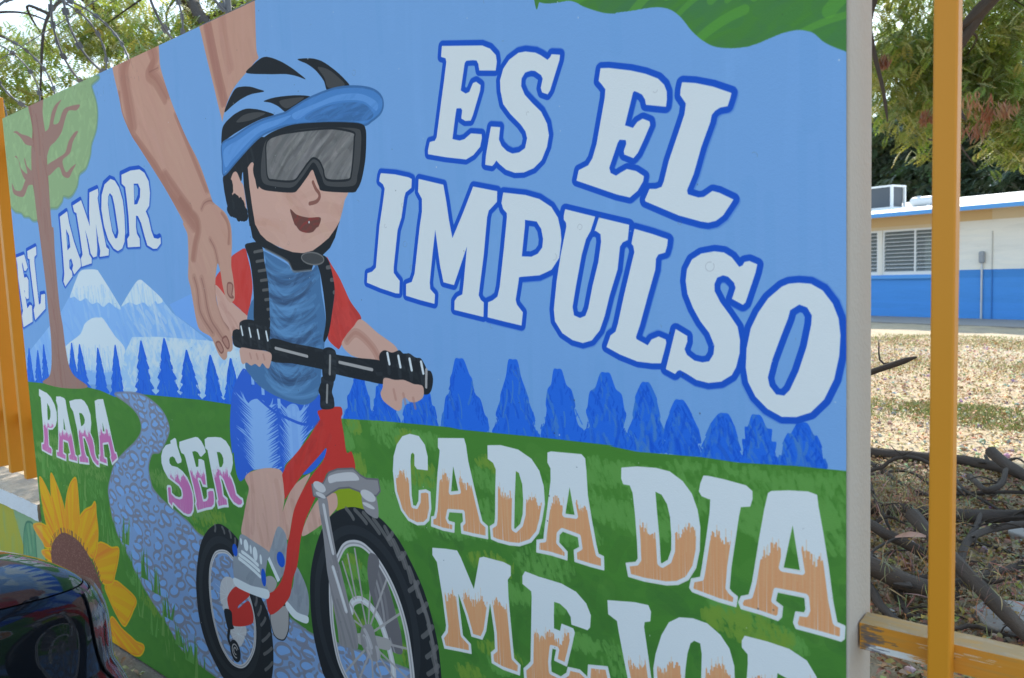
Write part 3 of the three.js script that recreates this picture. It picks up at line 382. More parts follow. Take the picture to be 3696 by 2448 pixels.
function paintMural(g) {
  seed(11); g.lineCap = 'round'; g.lineJoin = 'round';
  g.fillStyle = C.sky; g.fillRect(-50, -50, 4000, 2600);
  // rolled sky paint: faint vertical lap marks and mist of overspray
  for (let i = 0; i < 700; i++) { const x = rnd() * 3800, y = rnd() * 2400; g.globalAlpha = 0.03; g.strokeStyle = rnd() < 0.5 ? C.mtL : C.band; g.lineWidth = 6 + 26 * rnd(); g.beginPath(); g.moveTo(x, y); g.lineTo(x + (rnd() - 0.5) * 20, y - 60 - 240 * rnd()); g.stroke(); }
  g.globalAlpha = 1;
  // far mountains
  fill(g, C.mtL, [0, 1030, 1150, 1110, 1500, 1130, 1900, 1150, 1900, 780, 0, 900], false);
  fill(g, C.mtD, T.mtC, false); fill(g, C.mt, T.mtA, false); strokes(g, T.mtA, [C.mtD, C.mt, C.mtL], 260, 120, 22, -1.1, 0.35, 0.5, false);
  fill(g, C.mt, T.mtB, false); strokes(g, T.mtB, [C.mtL, C.mt, C.snow], 240, 90, 16, -0.9, 0.35, 0.5, false);
  snow(g, T.mtAs, 60, box(T.mtAs)[1] + 42); snow(g, T.mtBs, 50, box(T.mtBs)[1] + 40);
  fill(g, C.mtL, T.mtD, false); snow(g, T.mtD, 50, box(T.mtD)[1] + 75);
  fill(g, C.mtL, T.mtE, false); inside(g, T.mtE, ([x0, y0, x1, y1]) => { for (let i = 0; i < 500; i++) { const x = x0 + rnd() * (x1 - x0), y = y1 - rnd() * rnd() * (y1 - y0) * 0.9; g.globalAlpha = 0.4; g.strokeStyle = rnd() < 0.8 ? C.snow : C.mtL; g.lineWidth = 8 + 16 * rnd(); g.beginPath(); g.moveTo(x, y); g.lineTo(x + (rnd() - 0.5) * 90, y - 50 * rnd()); g.stroke(); } g.globalAlpha = 1; }, false);
  // painted tree on the far end
  fill(g, C.canopy, T.canopyTop, false); fill(g, C.canopy, T.canopy);
  for (const k of ['canopy', 'canopyTop']) strokes(g, T[k], [C.canopyL, C.canopy, C.canopyL], 700, 30, 16, 1.2, 0.28, 1.2);
  g.globalAlpha = 0.5; g.beginPath(); pathOf(g, T.canopy, true); g.strokeStyle = C.canopyD; g.lineWidth = 14; g.stroke(); g.globalAlpha = 1;
  const P = T.pines; for (let i = 0; i + 5 < P.length; i += 6) pine(g, P[i], P[i + 1], P[i + 2], P[i + 3], P[i + 4], P[i + 5]);
  // grass
  fill(g, C.grass, T.grass, false);
  inside(g, T.grass, () => {
    for (let i = 0; i < 2600; i++) { const x = rnd() * 3800, y = rnd() * 1150; g.globalAlpha = 0.16; g.strokeStyle = [C.grassD, C.grassD, C.grass, C.grassL][Math.floor(rnd() * 4)]; g.lineWidth = 14 + 30 * rnd(); g.beginPath(); g.moveTo(x, y); g.lineTo(x + (rnd() - 0.5) * 90, y + (rnd() - 0.5) * 50); g.stroke(); }
    fill(g, C.grassD, [2150, 900, 2700, 930, 3300, 900, 3800, 880, 3800, 0, 2500, 0, 2250, 400]);
    strokes(g, [2150, 1000, 3800, 1000, 3800, 0, 2150, 0], [C.grassD, C.grass, C.grassD], 900, 60, 26, 0.4, 0.35, 1.4, false);
    g.globalAlpha = 1;
    const patch = (x, y, rx, ry, c, n) => dabs(g, x, y, rx, ry, c, n, 14, 8, 1.9, 0.75);
    for (let i = 0; i < 60; i++) { const x = 1950 + rnd() * 1850; patch(x, 860 + (x - 1950) * 0.19 - rnd() * 130, 100, 26, rnd() < 0.8 ? C.grassL : C.grass, 110); }
    for (let i = 0; i < 95; i++) patch(2250 + rnd() * 1540, 60 + rnd() * 1120, 30 + 60 * rnd(), 14 + 24 * rnd(), rnd() < 0.75 ? C.grassL : C.grassY, 90);
    for (let i = 0; i < 40; i++) patch(rnd() * 1700, 250 + rnd() * 560, 60 + 50 * rnd(), 20 + 26 * rnd(), rnd() < 0.6 ? C.grassY : C.grassL, 80);
    for (let i = 0; i < 30; i++) patch(rnd() * 1700, 720 + rnd() * 130, 110, 22, C.grassT, 60);
    patch(2090, 620, 26, 90, C.topgD, 160); patch(2100, 470, 24, 60, C.topgD, 90);
    g.globalAlpha = 1;
  }, false);
  // stone path
  fill(g, C.path, T.path); inside(g, T.path, () => stones(g, T.path));
  g.globalAlpha = 0.8; g.beginPath(); pathOf(g, T.path, true); g.strokeStyle = C.pathg; g.lineWidth = 9; g.stroke(); g.globalAlpha = 1;
  // trunk
  fill(g, C.trunk, T.trunk); strokes(g, T.trunk, [C.trunkL, C.trunk, C.skinD], 200, 160, 12, -1.5, 0.3, 0.15);
  for (const k of ['br1', 'br2', 'br3', 'br4', 'br5']) fill(g, C.trunk, T[k]);
  for (let i = 0; i < 9; i++) grassTuft(g, 470 + 42 * i - 60 * rnd(), 812 + (rnd() - 0.5) * 10 - i * 2, 120, 5, [C.grassT, C.grassL]);
  for (let i = 0; i + 1 < T.tufts.length; i += 2) grassTuft(g, T.tufts[i], T.tufts[i + 1] - 60, 120, 7, i % 4 ? [C.grass, C.grassL] : [C.grassT, C.grass]);
  sunflower(g);
  // green leaves along the top
  fill(g, C.topg, T.topgreen); strokes(g, T.topgreen, [C.topgD, C.topg, C.topgD], 300, 110, 30, 0.35, 0.4, 0.3); strokes(g, T.topgreen, [C.topgL], 90, 90, 18, 0.35, 0.5, 0.2);
  // arms
  redSleeves(g);
  const shade = (k, c, w, al = 0.4) => { for (let j = 0; j < 7; j++) { g.save(); g.translate((rnd() - 0.5) * w * 0.7, (rnd() - 0.5) * w * 0.3); line(g, c, w * (0.25 + 0.4 * rnd()), T[k], al * 0.6); g.restore(); } };
  for (const k of ['armB']) { fill(g, C.skin, T[k]); inside(g, T[k], () => { shade('shB1', C.skinD, 46, 0.7); shade('shB2', C.skinR, 60, 0.3); }); strokes(g, T[k], [C.skinL, C.skin, C.skinR], 60, 260, 16, -1.5, 0.1, 0.12); }
  fill(g, C.skin, T.armA);
  strokes(g, T.armA, [C.skinL, C.skin, C.skinL, C.skinR], 220, 200, 16, -1.05, 0.12, 0.2);
  inside(g, T.armA, () => {
    for (const [k, w] of [['shA1', 90], ['shA2', 60], ['shA4', 60], ['shA5', 46], ['shA6', 34], ['shA7', 26], ['shQ1', 44], ['shQ3', 22]]) shade(k, C.skinD, w, 0.4);
    for (const [k, w] of [['shA3', 9], ['shQ2', 9], ['shQ4', 10], ['shQ5', 13], ['shQ6', 13], ['shQ7', 7]]) { line(g, C.skinD, w * 2.2, T[k], 0.35); line(g, C.crease, w * 0.6, T[k], 0.5); }
    for (const k of ['nail1', 'nail2', 'nail3']) { fill(g, C.skinR, T[k]); g.beginPath(); pathOf(g, T[k], true); g.strokeStyle = C.crease; g.lineWidth = 6; g.stroke(); }
    for (const [x, y] of [[1520, 1475], [1590, 1395], [1452, 1455], [1500, 1365], [1560, 1350]]) for (let j = 0; j < 3; j++) { g.globalAlpha = 0.7; g.strokeStyle = C.crease; g.lineWidth = 4; g.beginPath(); g.ellipse(x + j * 9, y - j * 9, 16, 6, 0.9, 0, 3); g.stroke(); }
    g.globalAlpha = 1;
  });
  kid(g);
  // lettering
  letters(g, [['e3'], ['l3'], ['a1', 'a1h'], ['m2'], ['o2', 'o2h'], ['r2', 'r2h']], C.outline, 11, -6, 5);
  letters(g, [['e1'], ['s1'], ['e2'], ['l1'], ['i1'], ['m1'], ['p1', 'p1h'], ['u1', 'u1h'], ['l2'], ['s2'], ['o1', 'o1h']], C.outline, 12.5);
  line(g, C.outline, 9, T.u1l);
  dipped(g, [['p3', 'p3h'], ['a3', 'a3h'], ['r3', 'r3h'], ['a4', 'a4h'], ['s4'], ['e4'], ['r4', 'r4h']], [C.pink, C.pink], 7);
  dipped(g, [['c5'], ['a5', 'a5h'], ['d5', 'd5h'], ['a6', 'a6h'], ['d6', 'd6h'], ['i6'], ['a7', 'a7h'], ['m7'], ['e7'], ['j7'], ['o7', 'o7h'], ['r7', 'r7h']], [C.orange, C.orangeL], 6.5);
  // chips, hair cracks and drips in the old paint
  for (let i = 0; i < 260; i++) { const x = rnd() * 3790, y = rnd() * 2360; g.globalAlpha = 0.35 + 0.4 * rnd(); g.fillStyle = rnd() < 0.6 ? C.blackB : C.white; g.beginPath(); g.ellipse(x, y, 0.8 + 1.3 * rnd(), 0.8 + 1.5 * rnd(), 0, 0, 6.3); g.fill(); }
  for (let i = 0; i < 40; i++) { const x = 1900 + rnd() * 1890, y = 1000 + rnd() * 1300; g.globalAlpha = 0.35; g.strokeStyle = C.forkD; g.lineWidth = 1; g.beginPath(); g.arc(x, y, 3 + 6 * rnd(), rnd() * 6, rnd() * 6 + 1); g.stroke(); }
  for (let i = 0; i < 120; i++) { const x = rnd() * 1400, y = 2360 - rnd() * 90; g.globalAlpha = 0.3; g.fillStyle = C.blackB; g.fillRect(x, y, 1.5, 4 + 14 * rnd()); }
  g.globalAlpha = 1;
}
function redSleeves(g) { fill(g, C.redS, T.redL); strokes(g, T.redL, [C.red, C.redS], 60, 60, 16, 1.3, 0.3); fill(g, C.kid, T.foreL); strokes(g, T.foreL, [C.kidL, C.kidD], 20, 80, 14, -0.8, 0.3); }
function kid(g) {
  // wheels and bicycle behind the child
  fill(g, C.lime, T.lime);
  tyre(g, 'tyreB', 'tyreBi', 13); wheelMarks(g, T.treadB, C.grey, 11);
  g.save(); inside(g, T.tyreBi, () => { wheelMarks(g, T.scrib, C.pathg, 9); for (const k of ['cass', 'cass2']) { fill(g, C.forkL, T[k]); const [a, b, c, d] = box(T[k]); for (let i = 0; i < 12; i++) { g.globalAlpha = 0.5; g.strokeStyle = C.white; g.lineWidth = 2.5; g.beginPath(); g.moveTo((a + c) / 2, (b + d) / 2); g.lineTo((a + c) / 2 + Math.cos(i * 0.55) * 90, (b + d) / 2 + Math.sin(i * 0.55) * 60); g.stroke(); } g.globalAlpha = 1; } }); g.restore();
  wheelMarks(g, T.scrib, C.pathg, 9);
  fill(g, C.red, T.frame3); fill(g, C.black, T.der1); line(g, C.black, 16, T.der2); { const [x, y] = [T.der2[4] + 26, T.der2[5] - 12]; g.fillStyle = C.black; g.beginPath(); g.ellipse(x, y, 34, 40, 0, 0, 6.3); g.fill(); g.strokeStyle = C.greyL; g.lineWidth = 5; for (const r of [10, 20]) { g.beginPath(); g.ellipse(x, y, r, r * 1.2, 0, 0.5, 5); g.stroke(); } }
  fill(g, C.greyL, T.pedal); fill(g, C.greyL, T.pedal2); g.beginPath(); pathOf(g, T.pedal, true); g.strokeStyle = C.black; g.lineWidth = 4; g.stroke();
  // shorts and shirt
  fill(g, C.shortb, T.shorts); fill(g, C.shortb, T.shorts2);
  inside(g, T.shorts, ([x0, y0, x1, y1]) => {
    const cx = (x0 + x1) / 2;
    for (const [u, w] of [[0.35, 0.15], [0.72, 0.1]]) {
      const mid = x0 + u * (x1 - x0), half = w * (x1 - x0), top = y1 - 110, low = y0 + 60;
      fill(g, C.shortl, [mid - half * 0.7, top, mid + half * 0.5, top + 10, mid + half * 0.8, (top + low) / 2, mid + half * 0.3, low, mid - half * 0.5, low + 10, mid - half * 0.8, (top + low) / 2]);
      for (const s of [-1, 1]) for (let i = 0; i < 46; i++) {
        const y = low - 10 + i / 46 * (top - low), k = R(1.0, 1.9), l = R(28, 60), sw = R(5, 11);
        g.fillStyle = C.shortl; g.globalAlpha = 0.85; g.beginPath(); g.moveTo(mid + s * half * 0.3, y - sw); g.quadraticCurveTo(mid + s * half, y + 2, mid + s * half * k, y + l); g.quadraticCurveTo(mid + s * half * 0.8, y + sw * 1.4, mid + s * half * 0.3, y + sw); g.fill();
        if (i % 2) { g.fillStyle = C.shortb; g.globalAlpha = 0.9; g.beginPath(); g.moveTo(mid + s * half * 1.7, y + 30); g.quadraticCurveTo(mid + s * half, y + 6, mid + s * half * R(0.4, 0.7), y - 8); g.quadraticCurveTo(mid + s * half, y + 12, mid + s * half * 1.7, y + 40); g.fill(); }
      }
    }
    g.globalAlpha = 1; g.strokeStyle = C.shortb; g.lineWidth = 9; const b = T.shorts; g.save(); g.translate(4, -58); openPath(g, b, 0, 6); g.stroke(); g.restore();
    for (let k = 0; k < 4; k++) { g.save(); g.translate(b[2 * k] + 40, b[2 * k + 1] - 30); g.fillStyle = C.shortl; g.fillRect(-9, -18, 16, 30); g.restore(); }
  });
  fill(g, C.shirt, T.shirt);
  inside(g, T.shirt, ([x0, y0, x1, y1]) => {
    for (let i = 0; i < 150; i++) {                        // long drape folds hanging between the straps
      const f = rnd(), y = y1 - 60 - f * (y1 - y0 - 70), dip = R(30, 85), k = Math.sin(f * 40 + 1), xl = x0 + (x1 - x0) * R(0.24, 0.42), xr = x0 + (x1 - x0) * R(0.66, 0.95);
      g.globalAlpha = 0.28; g.strokeStyle = k > 0 ? C.shirtL : C.shirtD; g.lineWidth = R(5, 13); g.beginPath(); g.moveTo(xl, y + dip * R(0.5, 1)); g.quadraticCurveTo((xl + xr) / 2 - 12, y - dip * 0.6, xr, y + dip * R(0.3, 0.9)); g.stroke();
    }
    g.globalAlpha = 1;
  });
  fill(g, C.redS, T.redR); strokes(g, T.redR, [C.red, C.redS, C.redD], 90, 70, 16, -1.1, 0.3);
  // legs, frame, shoes
  for (const k of ['legR', 'legM', 'legL']) { fill(g, C.kid, T[k]); strokes(g, T[k], [C.kidD, C.kidL, C.kid], 26, 150, 18, -1.5, 0.25, 0.15); }
  for (const k of ['shoeM', 'shoeR']) { fill(g, C.shoe, T[k]); strokes(g, T[k], [C.shoeD, C.shoe], 24, 60, 14, 1.3, 0.4); }
  fill(g, C.white, T.soleM, false); fill(g, C.white, T.soleR);
  fill(g, C.red, T.frame1, false); fill(g, C.red, T.frame2); for (const k of ['frame1', 'frame2']) strokes(g, T[k], [C.redD, C.redS, C.red], 70, 120, 14, 1.1, 0.3, 0.4);
  fill(g, C.shoe, T.shoeL); strokes(g, T.shoeL, [C.shoeD, C.shoe], 30, 60, 16, 0.6, 0.4); fill(g, C.white, T.soleL);
  const [sx0, sy0, sx1, sy1] = box(T.shoeL), SX = (u) => sx0 + u * (sx1 - sx0), SY = (v) => sy1 - v * (sy1 - sy0);
  g.fillStyle = C.white; for (const [u, v, a, b] of [[0.27, 0.14, 6, 12], [0.4, 0.18, 14, 20], [0.52, 0.23, 6, 16], [0.63, 0.28, 14, 24], [0.77, 0.35, 7, 17]]) { g.beginPath(); g.ellipse(SX(u), SY(v), a, b, 0, 0, 6.3); g.fill(); }
  g.strokeStyle = C.white; g.lineWidth = 13; for (const [u, v, p, q] of [[0.28, 0.34, 0.68, 0.48], [0.2, 0.42, 0.7, 0.58], [0.18, 0.5, 0.72, 0.69]]) { g.beginPath(); g.moveTo(SX(u), SY(v)); g.quadraticCurveTo(SX((u + p) / 2), SY((v + q) / 2 - 0.03), SX(p), SY(q)); g.stroke(); }
  g.fillStyle = C.outline; for (const [u, v, a, b] of [[0.08, 0.36, 16, 22], [0.81, 0.68, 14, 30]]) { g.beginPath(); g.ellipse(SX(u), SY(v), a, b, 0, 0, 6.3); g.fill(); }
  { const b = box(T.shoeM); g.beginPath(); g.ellipse(b[0] + (b[2] - b[0]) * 0.66, b[3] - (b[3] - b[1]) * 0.6, 22, 25, 0, 0, 6.3); g.fill(); }
  // front wheel with fork
  g.save(); inside(g, T.tyreFi, () => {
    fill(g, C.forkD, T.forkRl); strokes(g, T.forkRl, [C.fork, C.forkL], 12, 200, 9, -1.35, 0.5, 0.06);
    line(g, C.forkL, 22, T.disc); line(g, C.white, 8, T.disc, 0.6); line(g, C.fork, 17, T.disc2);
    for (let i = 0; i + 3 < T.spokes.length; i += 4) line(g, C.greyL, 7, T.spokes.slice(i, i + 4), 0.95);
    fill(g, C.greyL, T.axle); fill(g, C.fork, T.hub); strokes(g, T.hub, [C.forkL, C.fork], 20, 40, 10, -1.2, 0.6);
    g.fillStyle = C.forkL;
  }); g.restore();
  tyre(g, 'tyreF', 'tyreFi', 18); wheelMarks(g, T.tread, C.grey, 13);
  fill(g, C.forkD, T.forkRl.slice(0, 4).concat(T.forkRl.slice(-4))); fill(g, C.fork, T.forkRu); fill(g, C.fork, T.forkL); strokes(g, T.forkL, [C.forkD, C.fork], 22, 260, 12, -1.25, 0.4, 0.06);
  line(g, C.forkL, 13, T.forkLh); line(g, C.forkL, 15, T.forkLh2); line(g, C.white, 5, T.forkLh2, 0.6);
  fill(g, C.fork, T.crown, false); g.beginPath(); pathOf(g, T.crown, false); g.strokeStyle = C.forkD; g.lineWidth = 5; g.stroke(); fill(g, C.forkL, T.crownh);
  { const b = box(T.crown), X = (u) => b[0] + u * (b[2] - b[0]), Y = (v) => b[3] - v * (b[3] - b[1]); g.fillStyle = C.forkL; for (const [u, v, a, c] of [[0.12, 0.7, 30, 15], [0.83, 0.62, 32, 15], [0.13, 0.92, 24, 7], [0.83, 0.87, 26, 6]]) { g.beginPath(); g.ellipse(X(u), Y(v), a, c, -0.15, 0, 6.3); g.fill(); } }
  // straps, head
  for (const k of ['strapL', 'strapR']) fill(g, C.black, T[k]);
  { const ticks = (k, n, w) => inside(g, T[k], (b) => { g.strokeStyle = C.grey; for (let i = 0; i < n; i++) { const f = (i + 1) / (n + 1), y = b[3] - f * (b[3] - b[1]), x = k === 'strapL' ? b[0] + 55 + f * 75 : b[0] + 40 + Math.sin(f * 3) * 44; g.lineWidth = w; g.globalAlpha = 0.75; g.beginPath(); g.moveTo(x - 14, y); g.lineTo(x + 34, y + 3); g.stroke(); } g.globalAlpha = 1; }); ticks('strapL', 8, 9); ticks('strapR', 6, 11); }
  fill(g, C.kid, T.face); fill(g, C.kid, T.ear); strokes(g, T.face, [C.kidL, C.kid, C.kidD], 60, 120, 26, -0.4, 0.14, 0.6);
  fill(g, C.black, T.hair); strokes(g, T.hair, [C.blackB], 40, 40, 8, -1.2, 0.4);
  fill(g, C.kid, T.ear);
  { const h = T.hair; for (let i = 6; i < 15; i++) for (let k = 0; k < 4; k++) { const f = rnd(), x = h[2 * i] * (1 - f) + h[2 * i + 2] * f, y = h[2 * i + 1] * (1 - f) + h[2 * i + 3] * f; g.fillStyle = C.black; g.beginPath(); g.arc(x, y, 9 + 5 * rnd(), 0, 6.3); g.fill(); } }
  fill(g, C.sky, T.helm);
  for (const k of ['he1', 'he2', 'he3', 'he4', 'he5']) fill(g, C.black, T[k]); for (const k of ['he2g', 'he4g', 'he5g']) fill(g, C.greyD, T[k]);
  fill(g, C.band, T.visor); g.beginPath(); pathOf(g, T.visor, true); g.strokeStyle = C.bandD; g.lineWidth = 6; g.stroke();
  fill(g, C.bandL, T.bandL); fill(g, C.bandD, T.visorD); strokes(g, T.visorD, [C.band, C.bandD, C.bandD], 70, 90, 7, 0.1, 0.5, 0.1); fill(g, C.bandL, T.visorL); strokes(g, T.visor, [C.band, C.bandL, C.band], 60, 130, 8, 0.35, 0.22, 0.2);
  fill(g, C.black, T.strap, false); line(g, C.grey, 7, T.strap.slice(16, 28), 0.6);
  fill(g, C.black, T.goggle); fill(g, C.greyD, T.goggle2); fill(g, C.black, T.lens); g.beginPath(); pathOf(g, T.lens, true); g.strokeStyle = C.black; g.lineWidth = 12; g.stroke();
  fill(g, C.grey, T.lens); strokes(g, T.lens, [C.greyD, C.grey, C.greyL, C.grey], 300, 130, 15, 0.55, 0.22, 0.1);
  line(g, C.crease, 11, T.nose); fill(g, C.mouth, T.mouth); strokes(g, T.mouth, [C.redD, C.mouth], 30, 30, 8, 0.2, 0.4);
  { const b = box(T.mouth); g.fillStyle = C.white; g.fillRect(b[0] + (b[2] - b[0]) * 0.6, b[1] + 26, 5, 6); }
  { const b = box(T.strap); g.fillStyle = C.greyD; g.beginPath(); g.ellipse(T.strap[24] + 78, T.strap[25] + 34, 52, 17, -0.1, 0, 6.3); g.fill(); g.strokeStyle = C.grey; g.lineWidth = 4; g.stroke(); }
  // arms and handlebar
  fill(g, C.kid, T.foreR); inside(g, T.foreR, () => { line(g, C.kidD, 26, T.foreRs, 0.5); line(g, C.kidD, 10, T.foreRs, 0.6); });
  for (const k of ['bar', 'gripL', 'gripR', 'stem', 'clamp']) { fill(g, C.black, T[k]); strokes(g, T[k], [C.blackB], 16, 60, 10, -0.2, 0.5, 0.2); }
  const gl = (k, n, u0, u1, v0, v1, len) => inside(g, T[k], (b) => { for (let i = 0; i < n; i++) { const f = i / (n - 1), x = b[0] + (u0 + (u1 - u0) * f) * (b[2] - b[0]), y = b[3] - (v0 + (v1 - v0) * f) * (b[3] - b[1]); g.strokeStyle = C.black; g.lineWidth = 6; g.beginPath(); g.ellipse(x, y - 8, 15, 44, 0.2, 1.2, 5.2); g.stroke(); g.strokeStyle = C.blackB; g.lineWidth = 12; g.globalAlpha = 0.6; g.beginPath(); g.moveTo(x, y + 24); g.lineTo(x + 3, y - 40); g.stroke(); g.globalAlpha = 1; g.strokeStyle = C.white; g.lineWidth = 8; g.beginPath(); g.moveTo(x, y + 12); g.lineTo(x + 6, y - len); g.stroke(); } });
  gl('gripL', 4, 0.26, 0.9, 0.36, 0.5, 14); gl('gripR', 4, 0.17, 0.8, 0.2, 0.36, 16);
  { const b = box(T.gripR); g.strokeStyle = C.greyL; g.lineWidth = 8; g.beginPath(); g.moveTo(b[2] - 22, b[1] + 62); g.lineTo(b[2] - 26, b[1] + 18); g.stroke(); }
  { const b = box(T.bar), X = (u) => b[0] + u * (b[2] - b[0]), Y = (v) => b[3] - v * (b[3] - b[1]); g.strokeStyle = C.greyL; g.lineWidth = 9; for (const [u, v, p, q] of [[0.06, 0.26, 0.36, 0.44], [0.64, 0.54, 0.9, 0.67]]) { g.beginPath(); g.moveTo(X(u), Y(v)); g.lineTo(X(p), Y(q)); g.stroke(); } }
  for (const k of ['clamp', 'stem']) { const b = box(T[k]), X = (u) => b[0] + u * (b[2] - b[0]), Y = (v) => b[3] - v * (b[3] - b[1]); g.strokeStyle = C.greyL; g.lineWidth = 9; g.globalAlpha = 0.8; g.beginPath(); g.moveTo(X(0.6), Y(0.25)); g.lineTo(X(0.5), Y(0.78)); g.stroke(); g.globalAlpha = 1; }
  for (const k of ['fingL', 'fingR']) { fill(g, C.kid, T[k]); const b = box(T[k]); for (let i = 1; i < 4; i++) { const x = b[0] + (b[2] - b[0]) * (0.1 + i * 0.22), y = b[3] - (b[3] - b[1]) * (k === 'fingR' ? 0.12 + i * 0.1 : 0.1); g.strokeStyle = C.kidD; g.lineWidth = 9; g.globalAlpha = 0.55; g.beginPath(); g.moveTo(x, y - 10); g.lineTo(x + 6, y - (b[3] - b[1]) * 0.42); g.stroke(); } g.globalAlpha = 1; }
  // head tube collar over the stem
  inside(g, T.frame2, () => {});
}
function canvasOf(w, h, x0, x1, y0, y1, f) {               // a canvas whose drawing units are millimetres on the wall
  const c = document.createElement('canvas'); c.width = w; c.height = h; const g = c.getContext('2d');
  g.setTransform(w / (x1 - x0), 0, 0, -h / (y1 - y0), -x0 * w / (x1 - x0), y1 * h / (y1 - y0)); f(g);
  const t = new THREE.CanvasTexture(c); t.colorSpace = THREE.SRGBColorSpace; t.anisotropy = 8; return t;
}
// ---------------------------------------------------------------- wall
const stucco = (() => { const n = 256, d = new Uint8Array(n * n * 4); seed(5); for (let y = 0; y < n; y++) for (let x = 0; x < n; x++) { const v = 128 + 60 * noise.noise(x / 5, y / 5, 1) + 45 * noise.noise(x / 13, y / 13, 4) + 40 * (rnd() - 0.5); d.set([v, v, v, 255], (y * n + x) * 4); } const t = new THREE.DataTexture(d, n, n); t.wrapS = t.wrapT = THREE.RepeatWrapping; t.magFilter = THREE.LinearFilter; t.needsUpdate = true; return t; })();
const rep = (t, x, y) => { const c = t.clone(); c.repeat.set(x, y); c.needsUpdate = true; return c; };
{
  const wall = thing('mural_wall', 'plastered wall painted with a mural of a child riding a red bicycle', 'wall');
  const s = new THREE.Shape(), r = 0.02, t = 0.145; s.moveTo(-WALL_L, 0); s.lineTo(-0.006, 0); s.quadraticCurveTo(0, 0, 0, 0.006); s.lineTo(0, t - r); s.quadraticCurveTo(0, t, -r, t); s.lineTo(-WALL_L, t); s.closePath();
  const g = new THREE.ExtrudeGeometry(s, { depth: WALL_H, bevelEnabled: false, curveSegments: 6 }); g.rotateX(-Math.PI / 2);
  mesh('wall_body', g, mat(lin(0.49, 0.43, 0.345), 0.85, { bumpMap: rep(stucco, 3, 3), bumpScale: 0.0015 }), wall);
  const cut = 2.1, parts = [[0, cut], [cut, WALL_L - 0.004]], gs = [], ms = [];
  for (const [a, b] of parts) {
    const p = new THREE.PlaneGeometry(b - a, WALL_H); p.translate((a + b) / 2 - WALL_L, WALL_H / 2, 0.003); gs.push(p);
    ms.push(new THREE.MeshPhysicalMaterial({ map: canvasOf(2048, 2048, a * 1000, b * 1000, 0, WALL_H * 1000, paintMural), roughness: 0.8, specularIntensity: 0.35, bumpMap: rep(stucco, (b - a) * 7, WALL_H * 7), bumpScale: 0.0005 }));
  }
  const face = mesh('painted_face', mergeGeometries(gs, true), ms, wall);
  face.userData.label = 'mural of a child in goggles on a red bicycle with Spanish lettering';
}
// ---------------------------------------------------------------- ground
const tileNoise = (n, f, seedN) => { const c = document.createElement('canvas'); c.width = c.height = n; const g = c.getContext('2d'); seed(seedN); f(g, n); const t = new THREE.CanvasTexture(c); t.colorSpace = THREE.SRGBColorSpace; t.wrapS = t.wrapT = THREE.RepeatWrapping; return t; };
const css = (r, g, b) => 'rgb(' + [r, g, b].map((v) => Math.round(255 * Math.pow(Math.max(0, v), 1 / 2.2))).join() + ')';
const speck = (g, n, count, cols, r0, r1, al = 1) => { for (let i = 0; i < count; i++) { g.globalAlpha = al; g.fillStyle = cols[Math.floor(rnd() * cols.length)]; const x = rnd() * n, y = rnd() * n, r = r0 + (r1 - r0) * rnd() * rnd(); for (const dx of [0, n, -n]) for (const dy of [0, n, -n]) { if (x + dx < -r || x + dx > n + r || y + dy < -r || y + dy > n + r) continue; g.beginPath(); g.ellipse(x + dx, y + dy, r, r * 0.6, rnd() * 3, 0, 6.3); g.fill(); } } g.globalAlpha = 1; };
const dirtTex = tileNoise(1024, (g, n) => { g.fillStyle = css(0.26, 0.2, 0.145); g.fillRect(0, 0, n, n); speck(g, n, 500, [css(0.3, 0.23, 0.16), css(0.21, 0.16, 0.12)], 20, 90, 0.25); speck(g, n, 6000, [css(0.34, 0.27, 0.19), css(0.17, 0.13, 0.1), css(0.42, 0.34, 0.24)], 1, 6, 0.7); }, 21);
